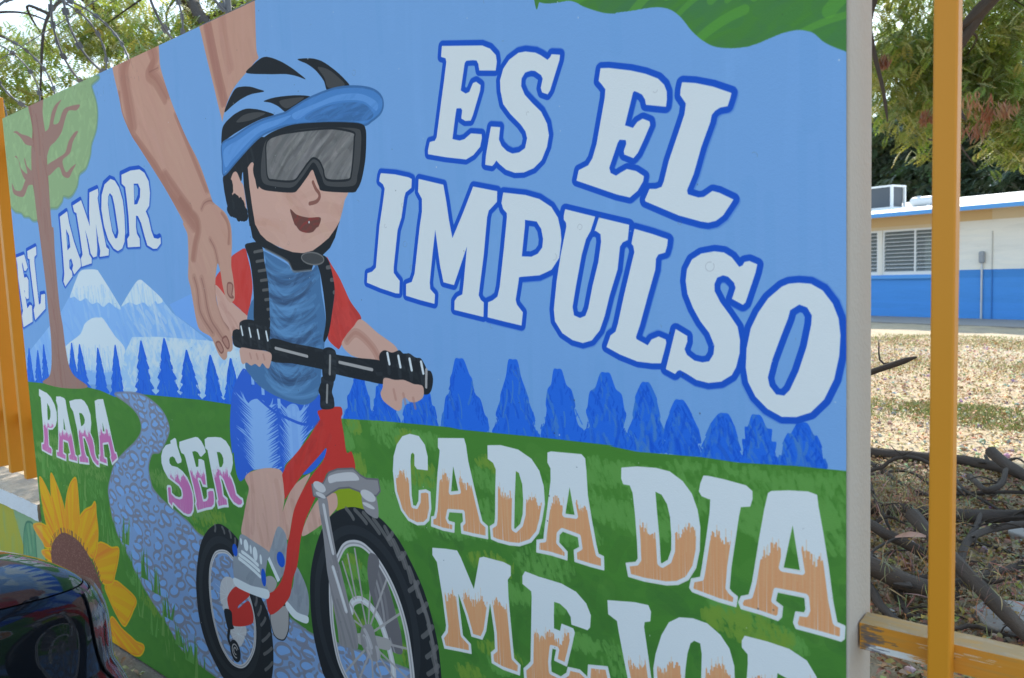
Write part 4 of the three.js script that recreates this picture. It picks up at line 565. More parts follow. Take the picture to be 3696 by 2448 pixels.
{
  const t = dirtTex.clone(); t.repeat.set(150, 150); t.needsUpdate = true;
  const g = mesh('ground', new THREE.PlaneGeometry(400, 400).rotateX(-Math.PI / 2).translate(0, -0.012, 0), mat(0xffffff, 0.95, { map: t, bumpMap: rep(stucco, 400, 400), bumpScale: 0.01 })); g.userData.kind = 'structure';
  // the school yard behind the wall: packed earth with bands of dry and green grass
  const c = document.createElement('canvas'); c.width = 2048; c.height = 2048; const k = c.getContext('2d'); k.setTransform(2048 / 11, 0, 0, 2048 / 19, 2048 * 9 / 11, 2048); seed(31);   // metres: x -9..2, z -19..0
  k.fillStyle = css(0.47, 0.36, 0.22); k.fillRect(-9, -19, 11, 19);
  const dots = (n, f) => { for (let i = 0; i < n; i++) { const x = R(-9, 2), z = R(-19, 0), a = f(x, z); if (!a) continue; k.globalAlpha = a[1]; k.fillStyle = a[0]; k.beginPath(); k.ellipse(x, z, a[2], a[2] * 0.6, rnd() * 3, 0, 6.3); k.fill(); } k.globalAlpha = 1; };
  dots(6000, () => [rnd() < 0.5 ? css(0.48, 0.38, 0.26) : css(0.33, 0.26, 0.18), 0.25, R(0.05, 0.3)]);
  const band = (z, a, b, s = 0.5) => Math.max(0, 1 - Math.max(0, a - z, z - b) / s), nz = (x, z, f) => noise.noise(x * f, z * f, 3.3) * 0.5 + 0.5;
  dots(60000, (x, z) => rnd() < band(z, -14.6, -12.9) * nz(x, z, 1.1) || rnd() < band(z, -11.4, -9.6) * Math.pow(nz(x, z, 0.9), 1.5) ? [[css(0.5, 0.42, 0.18), css(0.36, 0.34, 0.12), css(0.58, 0.48, 0.26)][Math.floor(rnd() * 3)], 0.7, R(0.01, 0.035)] : null);
  dots(40000, (x, z) => rnd() < band(z, -7.4, -6.3, 0.3) * Math.pow(nz(x + 3, z, 0.8), 1.2) ? [[css(0.2, 0.24, 0.06), css(0.3, 0.3, 0.1)][Math.floor(rnd() * 2)], 0.6, R(0.008, 0.025)] : null);
  dots(50000, (x, z) => rnd() < band(z, -12.9, -11.5, 0.3) ? [rnd() < 0.5 ? css(0.44, 0.38, 0.31) : css(0.36, 0.3, 0.24), 0.5, R(0.01, 0.05)] : null);
  dots(60000, (x, z) => rnd() < 0.7 * nz(x, z, 1.7) ? [[css(0.64, 0.51, 0.33), css(0.56, 0.38, 0.24), css(0.34, 0.24, 0.15), css(0.7, 0.6, 0.43)][Math.floor(rnd() * 4)], 0.8, R(0.005, 0.022)] : null);
  dots(90000, (x, z) => z > -4.9 + 0.5 * noise.noise(x * 2, z * 2, 8) ? [[css(0.2, 0.125, 0.06), css(0.27, 0.17, 0.08), css(0.13, 0.08, 0.045), css(0.34, 0.23, 0.11)][Math.floor(rnd() * 4)], 0.85, R(0.006, 0.03)] : null);   // brown litter under the tree, with the tree shade darkened into its colour
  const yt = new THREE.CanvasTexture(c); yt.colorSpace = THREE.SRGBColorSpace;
  const yg = new THREE.PlaneGeometry(11, 19, 110, 190).rotateX(-Math.PI / 2).translate(-3.5, 0, -9.5), p = yg.attributes.position;
  for (let i = 0; i < p.count; i++) p.setY(i, 0.02 * noise.noise(p.getX(i) * 1.3, p.getZ(i) * 1.3, 0.5) + 0.01 * noise.noise(p.getX(i) * 5, p.getZ(i) * 5, 2.5) + 0.006);
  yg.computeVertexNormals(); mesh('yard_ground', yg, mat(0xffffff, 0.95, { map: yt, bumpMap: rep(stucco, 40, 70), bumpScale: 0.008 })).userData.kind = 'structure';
}
// ---------------------------------------------------------------- low wall, coping and steel fences
const orangePaint = new THREE.MeshPhysicalMaterial({ color: lin(0.66, 0.255, 0.012), roughness: 0.5, specularIntensity: 0.7 });
function roughBox(x0, x1, y0, y1, z0, z1, sx, sy, sz, amp) {
  const g = new THREE.BoxGeometry(x1 - x0, y1 - y0, z1 - z0, sx, sy, sz).translate((x0 + x1) / 2, (y0 + y1) / 2, (z0 + z1) / 2), p = g.attributes.position;
  for (let i = 0; i < p.count; i++) { const x = p.getX(i), y = p.getY(i), z = p.getZ(i), e = (Math.abs(y - y1) < 1e-4 && Math.abs(z - z1) < 1e-4) || Math.abs(x - x1) < 1e-4 ? 1.6 : 1; p.setXYZ(i, x + amp * e * noise.noise(x * 30, y * 30, z * 30 + 7) * (Math.abs(x - x1) < 1e-4 ? 1 : 0), y + amp * e * noise.noise(x * 22, z * 40, 1), z + amp * e * noise.noise(x * 25, y * 40, 5)); }
  g.computeVertexNormals(); return g;
}
{
  const x1 = -WALL_L - 0.002, lw = thing('low_wall', 'low wall under the orange slats, painted green and yellow with a broad leaf', 'wall');
  const paintLow = (g) => {
    seed(8); g.lineCap = 'round'; g.fillStyle = C.lowG; g.fillRect(-6100, -10, 6200, 500);
    fill(g, C.lowY, [-6000, 420, -430, 420, -300, 200, -260, 0, -6000, 0], false);
    strokes(g, [-6000, 420, 0, 420, 0, 0, -6000, 0], [C.lowG, C.lowY, C.lowG], 300, 130, 40, 1.5, 0.25, 0.2, false);
    const leaf = [-330, 0, -300, 240, -240, 350, -150, 372, -118, 330, -130, 150, -140, 0]; fill(g, C.leaf, leaf); strokes(g, leaf, [C.leafD, C.lowG, C.leaf], 60, 180, 16, 1.5, 0.5, 0.1); g.beginPath(); pathOf(g, leaf, true); g.strokeStyle = C.leafD; g.lineWidth = 12; g.stroke();
    for (let i = 0; i < 8; i++) grassTuft(g, -900 - i * 520, 0, 330, 9, [C.leaf, C.leafD, C.grass]);
    for (const k of ['pt9', 'pt5']) petal(g, T[k], 330, 220);
  };
  const front = new THREE.MeshStandardMaterial({ map: canvasOf(2048, 256, -6000, 0, 0, 405, paintLow), roughness: 0.7, bumpMap: rep(stucco, 30, 2), bumpScale: 0.0015 }), plain = mat(lin(0.5, 0.46, 0.4), 0.85);
  mesh('wall_block', box3(x1 - 6, x1, 0, 0.405, -0.14, 0.0), [plain, plain, plain, plain, front, plain], lw);
  const top = tileNoise(512, (g, n) => { g.fillStyle = css(0.43, 0.36, 0.28); g.fillRect(0, 0, n, n); speck(g, n, 300, [css(0.5, 0.42, 0.33), css(0.36, 0.3, 0.23)], 10, 50, 0.3); speck(g, n, 900, [css(0.2, 0.16, 0.12), css(0.56, 0.5, 0.42)], 1, 5, 0.7); }, 33); top.repeat.set(8, 1);
  const white = tileNoise(512, (g, n) => { g.fillStyle = css(0.74, 0.74, 0.72); g.fillRect(0, 0, n, n); speck(g, n, 260, [css(0.6, 0.58, 0.54), css(0.8, 0.8, 0.78)], 3, 22, 0.35); speck(g, n, 90, [css(0.4, 0.34, 0.28)], 1, 5, 0.8); }, 34); white.repeat.set(8, 1);
  const mt = mat(0xffffff, 0.95, { map: top, bumpMap: rep(stucco, 30, 3), bumpScale: 0.006 }), mw = mat(0xffffff, 0.75, { map: white, bumpMap: rep(stucco, 30, 1), bumpScale: 0.003 }), me = mat(lin(0.33, 0.25, 0.17), 0.95);
  mesh('coping', roughBox(x1 - 6, x1 - 0.012, 0.407, 0.492, -0.17, 0.012, 260, 4, 8, 0.0025), [me, me, mt, me, mw, me], lw);
}
function slatFence(label, xs, y0, y1, w, z0, z1, rails) {
  const f = thing('steel_fence', label, 'fence');
  const bar = new RoundedBoxGeometry(w, y1 - y0, z1 - z0, 2, 0.004);
  for (const x of xs) { const b = mesh('bar', bar, orangePaint, f); b.position.set(x, (y0 + y1) / 2, (z0 + z1) / 2); }
  for (const [xa, xb, ya, yb, m, tilt] of rails) { const r = mesh('rail', new RoundedBoxGeometry(xb - xa, yb - ya, 0.05, 2, 0.005), m ?? orangePaint, f); r.position.set((xa + xb) / 2, (ya + yb) / 2, z0 - 0.027); r.rotation.z = tilt ?? 0; }
  return f;
}
slatFence('orange steel slat fence standing above the white topped low wall', Array.from({ length: 12 }, (_, i) => -3.955 - 0.225 * i), 0.598, 2.49, 0.04, -0.055, 0.004, [[-6.6, -3.8, 0.86, 0.91], [-6.6, -3.8, 2.2, 2.25]]);
{
  // the near rail is worn: dusty top, scraped white paint beside the wall
  const c = document.createElement('canvas'); c.width = 2048; c.height = 256; const g = c.getContext('2d'); seed(41); const o = css(0.66, 0.255, 0.012);
  g.fillStyle = o; g.fillRect(0, 0, 2048, 256);
  for (let i = 0; i < 900; i++) { g.globalAlpha = 0.12; g.fillStyle = rnd() < 0.5 ? css(0.4, 0.24, 0.1) : css(0.7, 0.33, 0.05); g.beginPath(); g.ellipse(rnd() * 2048, rnd() * 256, 8 + 30 * rnd(), 4 + 12 * rnd(), 0, 0, 6.3); g.fill(); }
  for (let i = 0; i < 14; i++) { g.globalAlpha = 0.8; g.fillStyle = css(0.12, 0.09, 0.07); g.beginPath(); g.ellipse(rnd() * 900, 40 + rnd() * 170, 2 + 5 * rnd(), 2 + 4 * rnd(), 0, 0, 6.3); g.fill(); }
  for (let i = 0; i < 160; i++) { g.globalAlpha = 0.75; g.fillStyle = css(0.74, 0.72, 0.68); g.fillRect(6 + 60 * rnd() * rnd(), 190 + 60 * rnd(), 6 + 30 * rnd(), 2 + 6 * rnd()); }
  for (let i = 0; i < 26; i++) { g.globalAlpha = 0.7; g.fillStyle = css(0.74, 0.72, 0.68); g.fillRect(60 + 80 * rnd(), 60 + 50 * rnd(), 3 + 16 * rnd(), 2 + 3 * rnd()); }
  for (let i = 0; i < 60; i++) { g.globalAlpha = 0.5; g.fillStyle = css(0.1, 0.09, 0.1); g.fillRect(26 * rnd() * rnd(), rnd() * 256, 4 + 12 * rnd(), 4 + 20 * rnd()); }
  g.globalAlpha = 1; const t = new THREE.CanvasTexture(c); t.colorSpace = THREE.SRGBColorSpace;
  const dust = tileNoise(512, (k, n) => { k.fillStyle = css(0.4, 0.27, 0.13); k.fillRect(0, 0, n, n); speck(k, n, 260, [css(0.52, 0.27, 0.06), css(0.34, 0.27, 0.2), css(0.44, 0.35, 0.26)], 8, 50, 0.35); speck(k, n, 700, [css(0.25, 0.2, 0.16), css(0.5, 0.42, 0.32)], 1, 4, 0.5); }, 42); dust.repeat.set(6, 0.3);
  const mf = new THREE.MeshPhysicalMaterial({ map: t, roughness: 0.45, clearcoat: 0.2, clearcoatRoughness: 0.4 }), md = mat(0xffffff, 0.9, { map: dust });
  const f = slatFence('orange steel slat fence fixed to the end of the painted wall', [0.132, 0.362, 0.592, 0.822, 1.052, 1.282], 0.3, 2.5, 0.033, -0.047, -0.011, []);
  const r = mesh('rail', new THREE.BoxGeometry(3, 0.047, 0.05), [mf, mf, md, mf, mf, mf], f); r.position.set(1.503, 0.922, -0.075); r.rotation.z = 0.02;
  const r2 = mesh('rail', new THREE.BoxGeometry(3, 0.047, 0.05), orangePaint, f); r2.position.set(1.503, 2.3, -0.075);
}
// ---------------------------------------------------------------- yard litter, grass, branches
function scatter(name, geo, m, n, f, kind = 'stuff') {
  const o = new THREE.InstancedMesh(geo, m, n), M = new THREE.Matrix4(), q = new THREE.Quaternion(), e = new THREE.Euler(), col = new THREE.Color(); let i = 0;
  while (i < n) { const a = f(); if (!a) continue; e.set(...a.rot, 'YXZ'); M.compose(new THREE.Vector3(...a.pos), q.setFromEuler(e), new THREE.Vector3().setScalar(a.s)); o.setMatrixAt(i, M); o.setColorAt(i, col.setRGB(...a.c)); i++; }
  o.name = numbered(name); o.castShadow = o.receiveShadow = true; o.userData.kind = kind; scene.add(o); return o;
}
const leafGeo = (l, w, bend) => { const g = new THREE.BufferGeometry(), v = [], ix = []; for (let i = 0; i <= 4; i++) { const t = i / 4, ww = w * Math.sin(Math.PI * (0.08 + 0.86 * t)), y = bend * Math.sin(Math.PI * t); v.push(-ww, y + ww * 0.35, (t - 0.5) * l, 0, y, (t - 0.5) * l, ww, y + ww * 0.35, (t - 0.5) * l); if (i < 4) for (const k of [0, 1]) { const a = i * 3 + k; ix.push(a, a + 3, a + 1, a + 1, a + 3, a + 4); } } g.setAttribute('position', new THREE.Float32BufferAttribute(v, 3)); g.setIndex(ix); g.computeVertexNormals(); return g; };
{
  seed(51);
  const dry = [[0.52, 0.37, 0.18], [0.38, 0.24, 0.11], [0.6, 0.45, 0.24], [0.28, 0.17, 0.08], [0.52, 0.32, 0.09], [0.44, 0.2, 0.08], [0.64, 0.51, 0.31], [0.46, 0.37, 0.15]];
  scatter('fallen_leaves', leafGeo(0.045, 0.011, 0.008), mat(0xffffff, 0.75), 52000, () => { const z = -0.2 - 14 * Math.pow(rnd(), 1.5), x = R(-4.6, 1.6) + z * 0.12; if (rnd() > 0.35 + 0.65 * (noise.noise(x * 0.9, z * 0.9, 9) * 0.5 + 0.5)) return null; return { pos: [x, 0.016 + 0.02 * rnd() * rnd(), z], rot: [R(-0.6, 0.6), R(0, 6.3), R(-0.6, 0.6)], s: R(0.5, 1.25), c: dry[z > -4.9 ? [1, 3, 4, 0, 1, 7][Math.floor(rnd() * 6)] : Math.floor(rnd() * dry.length)].map((v) => v * (z > -4.9 ? R(0.4, 0.8) : R(0.75, 1.3))) }; });  // near leaves browner and darkened as tree shade, far ones brightened as sunlit
  scatter('fallen_leaves', leafGeo(0.045, 0.012, 0.008), mat(0xffffff, 0.75), 2500, () => ({ pos: [R(-4, 1.5), 0.0 + 0.012 * rnd(), 0.05 + 1.6 * rnd() * rnd()], rot: [R(-0.5, 0.5), R(0, 6.3), R(-0.5, 0.5)], s: R(0.35, 0.8), c: dry[Math.floor(rnd() * 4)].map((v) => v * R(0.7, 1.1)) }));
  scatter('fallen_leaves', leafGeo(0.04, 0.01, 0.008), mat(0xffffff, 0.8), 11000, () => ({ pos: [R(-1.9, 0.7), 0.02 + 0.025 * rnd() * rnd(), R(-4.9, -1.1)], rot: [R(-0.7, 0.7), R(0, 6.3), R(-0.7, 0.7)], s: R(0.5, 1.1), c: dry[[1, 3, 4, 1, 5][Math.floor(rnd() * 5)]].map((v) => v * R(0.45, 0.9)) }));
  const blade = new THREE.BufferGeometry(); blade.setAttribute('position', new THREE.Float32BufferAttribute([-0.004, 0, 0, 0.004, 0, 0, 0.001, 0.04, 0.012, 0.006, 0.07, 0.045], 3)); blade.setIndex([0, 1, 2, 1, 3, 2]); blade.computeVertexNormals();
  scatter('yard_grass', blade, mat(0xffffff, 0.7, { side: THREE.DoubleSide }), 17000, () => { const k = rnd(), z = k < 0.35 ? R(-14.8, -12.7) : k < 0.6 ? R(-11.5, -9.5) : R(-7.4, -6.3), x = k < 0.6 ? R(-5.5, 1) + 0.1 * z : R(-2.2, 0.3); if (rnd() > Math.pow(noise.noise(x * 1.1, z * 1.1, 3.3) * 0.5 + 0.62, 3)) return null; const g = rnd() < (k < 0.6 ? 0.25 : 0.6); return { pos: [x, 0, z], rot: [R(-0.5, 0.3), R(0, 6.3), R(-0.4, 0.4)], s: R(0.4, 0.9), c: (g ? [0.22, 0.26, 0.06] : [0.52, 0.42, 0.2]).map((v) => v * R(0.7, 1.2)) }; });
  scatter('pebbles', new THREE.IcosahedronGeometry(0.014, 0), mat(0xffffff, 0.9), 2600, () => { const z = -0.4 - 14 * Math.pow(rnd(), 1.4); return { pos: [R(-4.5, 1.2) + 0.12 * z, 0.012, z], rot: [R(0, 3), R(0, 3), 0], s: R(0.4, 2), c: [0.4, 0.36, 0.31].map((v) => v * R(0.6, 1.3)) }; });
}
const barkTex = tileNoise(512, (g, n) => { g.fillStyle = css(0.06, 0.042, 0.029); g.fillRect(0, 0, n, n); for (let i = 0; i < 1500; i++) { g.globalAlpha = 0.4; g.strokeStyle = [css(0.03, 0.02, 0.015), css(0.1, 0.07, 0.045), css(0.075, 0.055, 0.04)][Math.floor(rnd() * 3)]; g.lineWidth = 1 + 3 * rnd(); const x = rnd() * n, y = rnd() * n; g.beginPath(); g.moveTo(x, y); g.lineTo(x + 20 + 60 * rnd(), y + (rnd() - 0.5) * 10); g.stroke(); } }, 61);
const bark = mat(0xffffff, 0.92, { map: barkTex, bumpMap: rep(stucco, 2, 2), bumpScale: 0.004 });
function limb(pts, r0, r1, sides = 8, wob = 0.2) {             // a tapered, knotty tube along points
  const cv = new THREE.CatmullRomCurve3(pts.map((p) => new THREE.Vector3(...p)), false, 'centripetal'), len = cv.getLength(), n = Math.max(6, Math.min(60, Math.ceil(len / Math.max(0.04, r0 * 1.6)))), g = new THREE.TubeGeometry(cv, n, 1, sides, false), p = g.attributes.position, uv = g.attributes.uv, c = new THREE.Vector3();
  for (let i = 0; i < p.count; i++) { const k = Math.floor(i / (sides + 1)) / n, j = i % (sides + 1); cv.getPointAt(Math.min(1, k), c); const r = (r0 + (r1 - r0) * k) * (1 + wob * noise.noise(k * len * 6 + r0 * 100, (j % sides) * 0.9, r0 * 333)) * (k > 0.999 ? 0.35 : 1); p.setXYZ(i, c.x + (p.getX(i) - c.x) * r, c.y + (p.getY(i) - c.y) * r, c.z + (p.getZ(i) - c.z) * r); uv.setXY(i, k * len / 0.5, uv.getY(i)); }
  g.computeVertexNormals(); return g;
}
{
  const cut = [                                               // radius, run of points, label
    [0.016, [[-0.9, 0.25, -1.72], [-0.62, 0.98, -1.82], [-0.35, 1.135, -1.9], [-0.29, 1.16, -1.91]], 'broken grey stick jutting up past the end of the painted wall'],
    [0.045, [[-1.7, 0.06, -4.75], [-1.18, 0.05, -4.83], [-0.82, 0.05, -4.87], [-0.64, 0.05, -4.91], [-0.41, 0.06, -4.81], [-0.2, 0.06, -4.66], [0.35, 0.06, -4.4]], 'long dead log lying across the yard behind the twigs'],
    [0.012, [[-0.95, 0.2, -3.0], [-0.73, 0.4, -3.02], [-0.69, 0.41, -3.03], [-0.64, 0.46, -3.05], [-0.57, 0.48, -3.07], [-0.48, 0.46, -3.09], [-0.3, 0.3, -3.1]], 'thin twig arched up over the brush pile'],
    [0.012, [[-1.2, 0.08, -3.9], [-0.96, 0.12, -3.96], [-0.89, 0.12, -4.08], [-0.82, 0.12, -4.14], [-0.72, 0.12, -4.07], [-0.6, 0.05, -4.02]], 'slim curved twig lying between the arched twig and the long log'],
    [0.013, [[-1.1, 0.16, -4.2], [-0.93, 0.15, -4.01], [-0.79, 0.15, -3.79], [-0.67, 0.15, -3.64], [-0.6, 0.15, -3.58], [-0.45, 0.05, -3.6]], 'slim twig slanting down under the arched twig'],
    [0.035, [[-0.37, 0.24, -4.48], [-0.28, 0.2, -4.36], [-0.16, 0.18, -4.18], [0.3, 0.05, -3.6]], 'black barked stub resting on the long log'],
    [0.02, [[-0.46, 0.1, -4.29], [-0.38, 0.12, -4.05], [-0.3, 0.14, -3.86], [-0.25, 0.16, -3.97], [-0.25, 0.2, -4.22]], 'forked branch bent into a hook before the long log'],
    [0.01, [[-0.6, 0.06, -4.5], [-0.55, 0.06, -4.34], [-0.45, 0.06, -4.08], [-0.33, 0.06, -3.91], [-0.2, 0.03, -3.8]], 'dark twig slanting beside the hooked branch'],
    [0.013, [[-0.7, 0.04, -3.9], [-0.49, 0.05, -4.01], [-0.39, 0.05, -4.09], [-0.28, 0.05, -4.19], [-0.16, 0.05, -4.25], [0.2, 0.04, -4.4]], 'straight twig lying along the ground before the long log'],
    [0.034, [[-1.15, 0.2, -3.1], [-0.7, 0.13, -2.9], [-0.63, 0.12, -2.84], [-0.57, 0.11, -2.82], [-0.48, 0.1, -2.77], [-0.41, 0.09, -2.72], [-0.3, 0.06, -2.66]], 'smooth brown branch sloping out from behind the wall'],
    [0.052, [[-0.95, 0.2, -2.45], [-0.56, 0.13, -2.33], [-0.47, 0.12, -2.29], [-0.39, 0.11, -2.25], [-0.32, 0.11, -2.25], [-0.2, 0.08, -2.3]], 'thick dark gnarled limb beside the end of the wall'],
    [0.022, [[-0.7, 0.12, -2.4], [-0.52, 0.06, -2.21], [-0.46, 0.04, -2.11], [-0.38, 0.03, -2.03], [-0.3, 0.03, -1.97]], 'pale bare branch lying under the gnarled limb'],
    [0.016, [[-0.47, 0.08, -2.34], [-0.45, 0.05, -2.29], [-0.38, 0.03, -2.17], [-0.34, 0.03, -2.1], [-0.3, 0.03, -2.15]], 'short curved root growing down from the gnarled limb'],
    [0.037, [[-0.5, 0.24, -2.85], [-0.26, 0.17, -2.51], [-0.16, 0.15, -2.36], [-0.07, 0.13, -2.24], [0.06, 0.1, -2.05], [0.4, 0.05, -1.6]], 'straight grey log slanting across the litter behind the orange rail'],
    [0.02, [[-0.25, 0.04, -2.6], [-0.27, 0.11, -2.86], [-0.26, 0.12, -2.99], [-0.21, 0.12, -3.16], [-0.09, 0.12, -3.35], [0.2, 0.1, -3.7]], 'bent brown branch rising to the thick fallen bough'],
    [0.044, [[-0.9, 0.06, -3.4], [-0.44, 0.06, -3.52], [-0.29, 0.06, -3.6], [-0.1, 0.07, -3.68], [0.5, 0.07, -3.9]], 'thick fallen bough lying level in the middle of the brush'],
    [0.018, [[-0.45, 0.03, -2.3], [-0.27, 0.05, -2.51], [-0.2, 0.06, -2.61], [-0.13, 0.06, -2.74], [-0.03, 0.06, -2.91], [0.3, 0.05, -3.4]], 'upper of two side by side sticks crossing the straight grey log'],
    [0.012, [[-0.27, 0.02, -2.48], [-0.2, 0.025, -2.6], [-0.12, 0.03, -2.7], [-0.02, 0.03, -2.84], [0.2, 0.03, -3.1]], 'lower of two side by side sticks crossing the straight grey log'],
    [0.011, [[-0.3, 0.03, -2.05], [-0.19, 0.03, -2.07], [-0.13, 0.04, -2.14], [-0.07, 0.03, -2.15], [-0.03, 0.03, -2.14], [0.3, 0.03, -2.2]], 'black wavy stick lying by the broken concrete slab'],
    [0.007, [[-0.62, 0.1, -2.3], [-0.58, 0.16, -2.44], [-0.54, 0.17, -2.6], [-0.49, 0.17, -2.75], [-0.45, 0.18, -2.88]], 'pale straw coloured twig leaning over the smooth branch'],
    [0.015, [[-0.28, 0.1, -2.93], [-0.27, 0.11, -3.22], [-0.28, 0.12, -3.45]], 'straight side shoot of the bent brown branch'],
    [0.01, [[-0.5, 0.03, -3.2], [-0.38, 0.03, -3.17], [-0.26, 0.03, -3.19], [-0.13, 0.03, -3.16], [-0.05, 0.03, -3.09], [0.2, 0.03, -3.0]], 'thin dark twig lying on leaves before the thick bough'],
    [0.007, [[-0.61, 0.03, -2.74], [-0.57, 0.04, -2.83], [-0.5, 0.03, -2.91]], 'tiny twig lying below the smooth brown branch'],
    [0.012, [[-0.18, 0.04, -2.67], [-0.16, 0.06, -2.78], [-0.14, 0.06, -2.9]], 'short broken stick propped beside the straight grey log'],
    [0.012, [[-0.85, 0.25, -3.4], [-0.78, 0.2, -3.24], [-0.71, 0.18, -3.09], [-0.62, 0.1, -2.95]], 'dark twig bending down beside the end of the wall']];
  seed(71);
  for (const [r, pts, label] of cut) {
    const b = thing('fallen_branch', label, 'branch', [0, 0, 0], 0, 'brush pile behind the fence');
    mesh('stem', limb(pts, r, r * 0.72, 9, 0.3), bark, b);
    for (let i = 0; i < (r > 0.009 ? 3 : 0); i++) { const k = 1 + Math.floor(rnd() * (pts.length - 2)), p = pts[k], a = R(0, 6.3), l = R(0.06, 0.2); mesh('twig', limb([p, [p[0] + Math.cos(a) * l * 0.5, p[1] + R(-0.01, 0.05), p[2] + Math.sin(a) * l * 0.5], [p[0] + Math.cos(a + 0.4) * l, Math.max(0.02, p[1] + R(-0.03, 0.08)), p[2] + Math.sin(a + 0.4) * l]], r * 0.35, r * 0.14, 5, 0.2), bark, b); }
  }
  // withered leaf bundles caught in the brush, and the curled dry pods hanging from it
  const strawM = mat(0xffffff, 0.8); const bundle = scatter('withered_brush', leafGeo(0.1, 0.0022, 0.01), strawM, 1500, () => { const k = rnd(), c = k < 0.5 ? [-0.85, 0.12, -3.55] : k < 0.75 ? [-0.62, 0.1, -3.2] : [-0.2, 0.1, -2.4]; return { pos: [c[0] + R(-0.3, 0.3), c[1] + R(-0.1, 0.13), c[2] + R(-0.3, 0.3)], rot: [R(-1.5, 1.5), R(0, 6.3), R(-1, 1)], s: R(0.5, 1.4), c: [0.32, 0.22, 0.11].map((v) => v * R(0.6, 1.3)) }; });
  const podG = leafGeo(0.16, 0.016, 0.03);
  for (const [p, rot, s, label] of [[[-0.45, 0.2, -2.62], [0.3, 1.9, 0.5], 0.9, 'curled reddish dry leaf caught on the pale twig'], [[-0.47, 0.07, -1.99], [0.7, 0.3, 1.2], 0.9, 'long pinkish dry pod leaning on the wall end'], [[-0.36, 0.06, -1.75], [0.9, 0.5, 1.0], 1.0, 'dry brown pod hanging under the orange rail'], [[-0.3, 0.06, -1.7], [0.6, 0.9, 1.4], 0.8, 'curled dry pod lying under the orange rail'], [[-0.44, 0.06, -2.22], [0.4, 0.2, 1.2], 0.7, 'straw coloured split pod below the gnarled limb']]) { const o = mesh('dry_pod', podG, mat(lin(0.36, 0.2, 0.14).multiplyScalar(R(0.8, 1.3)), 0.7)); o.position.set(...p); o.rotation.set(...rot); o.scale.setScalar(s); tag(o, label, 'dry pod'); }
  const slabM = mat(lin(0.3, 0.27, 0.24), 0.95, { bumpMap: rep(stucco, 2, 2), bumpScale: 0.006 });
  const slab = (pts, h, label) => { const s = new THREE.Shape(pts.map(([x, z]) => new THREE.Vector2(x, -z))), g = new THREE.ExtrudeGeometry(s, { depth: h, bevelEnabled: true, bevelSize: 0.008, bevelThickness: 0.008, bevelSegments: 2 }); g.rotateX(-Math.PI / 2); tag(mesh('concrete_slab', g, slabM), label, 'slab'); };
  slab([[-0.146, -2.32], [-0.111, -2.45], [0.02, -2.5], [0.3, -2.45], [0.32, -2.1], [0.042, -2.2], [-0.038, -2.17], [-0.081, -2.19]], 0.035, 'broken concrete slab under the straight grey log');
  slab([[-0.165, -3.55], [-0.145, -3.7], [0.15, -3.62], [0.18, -3.3], [-0.077, -3.4], [-0.142, -3.44]], 0.04, 'broken concrete slab before the thick fallen bough');
}
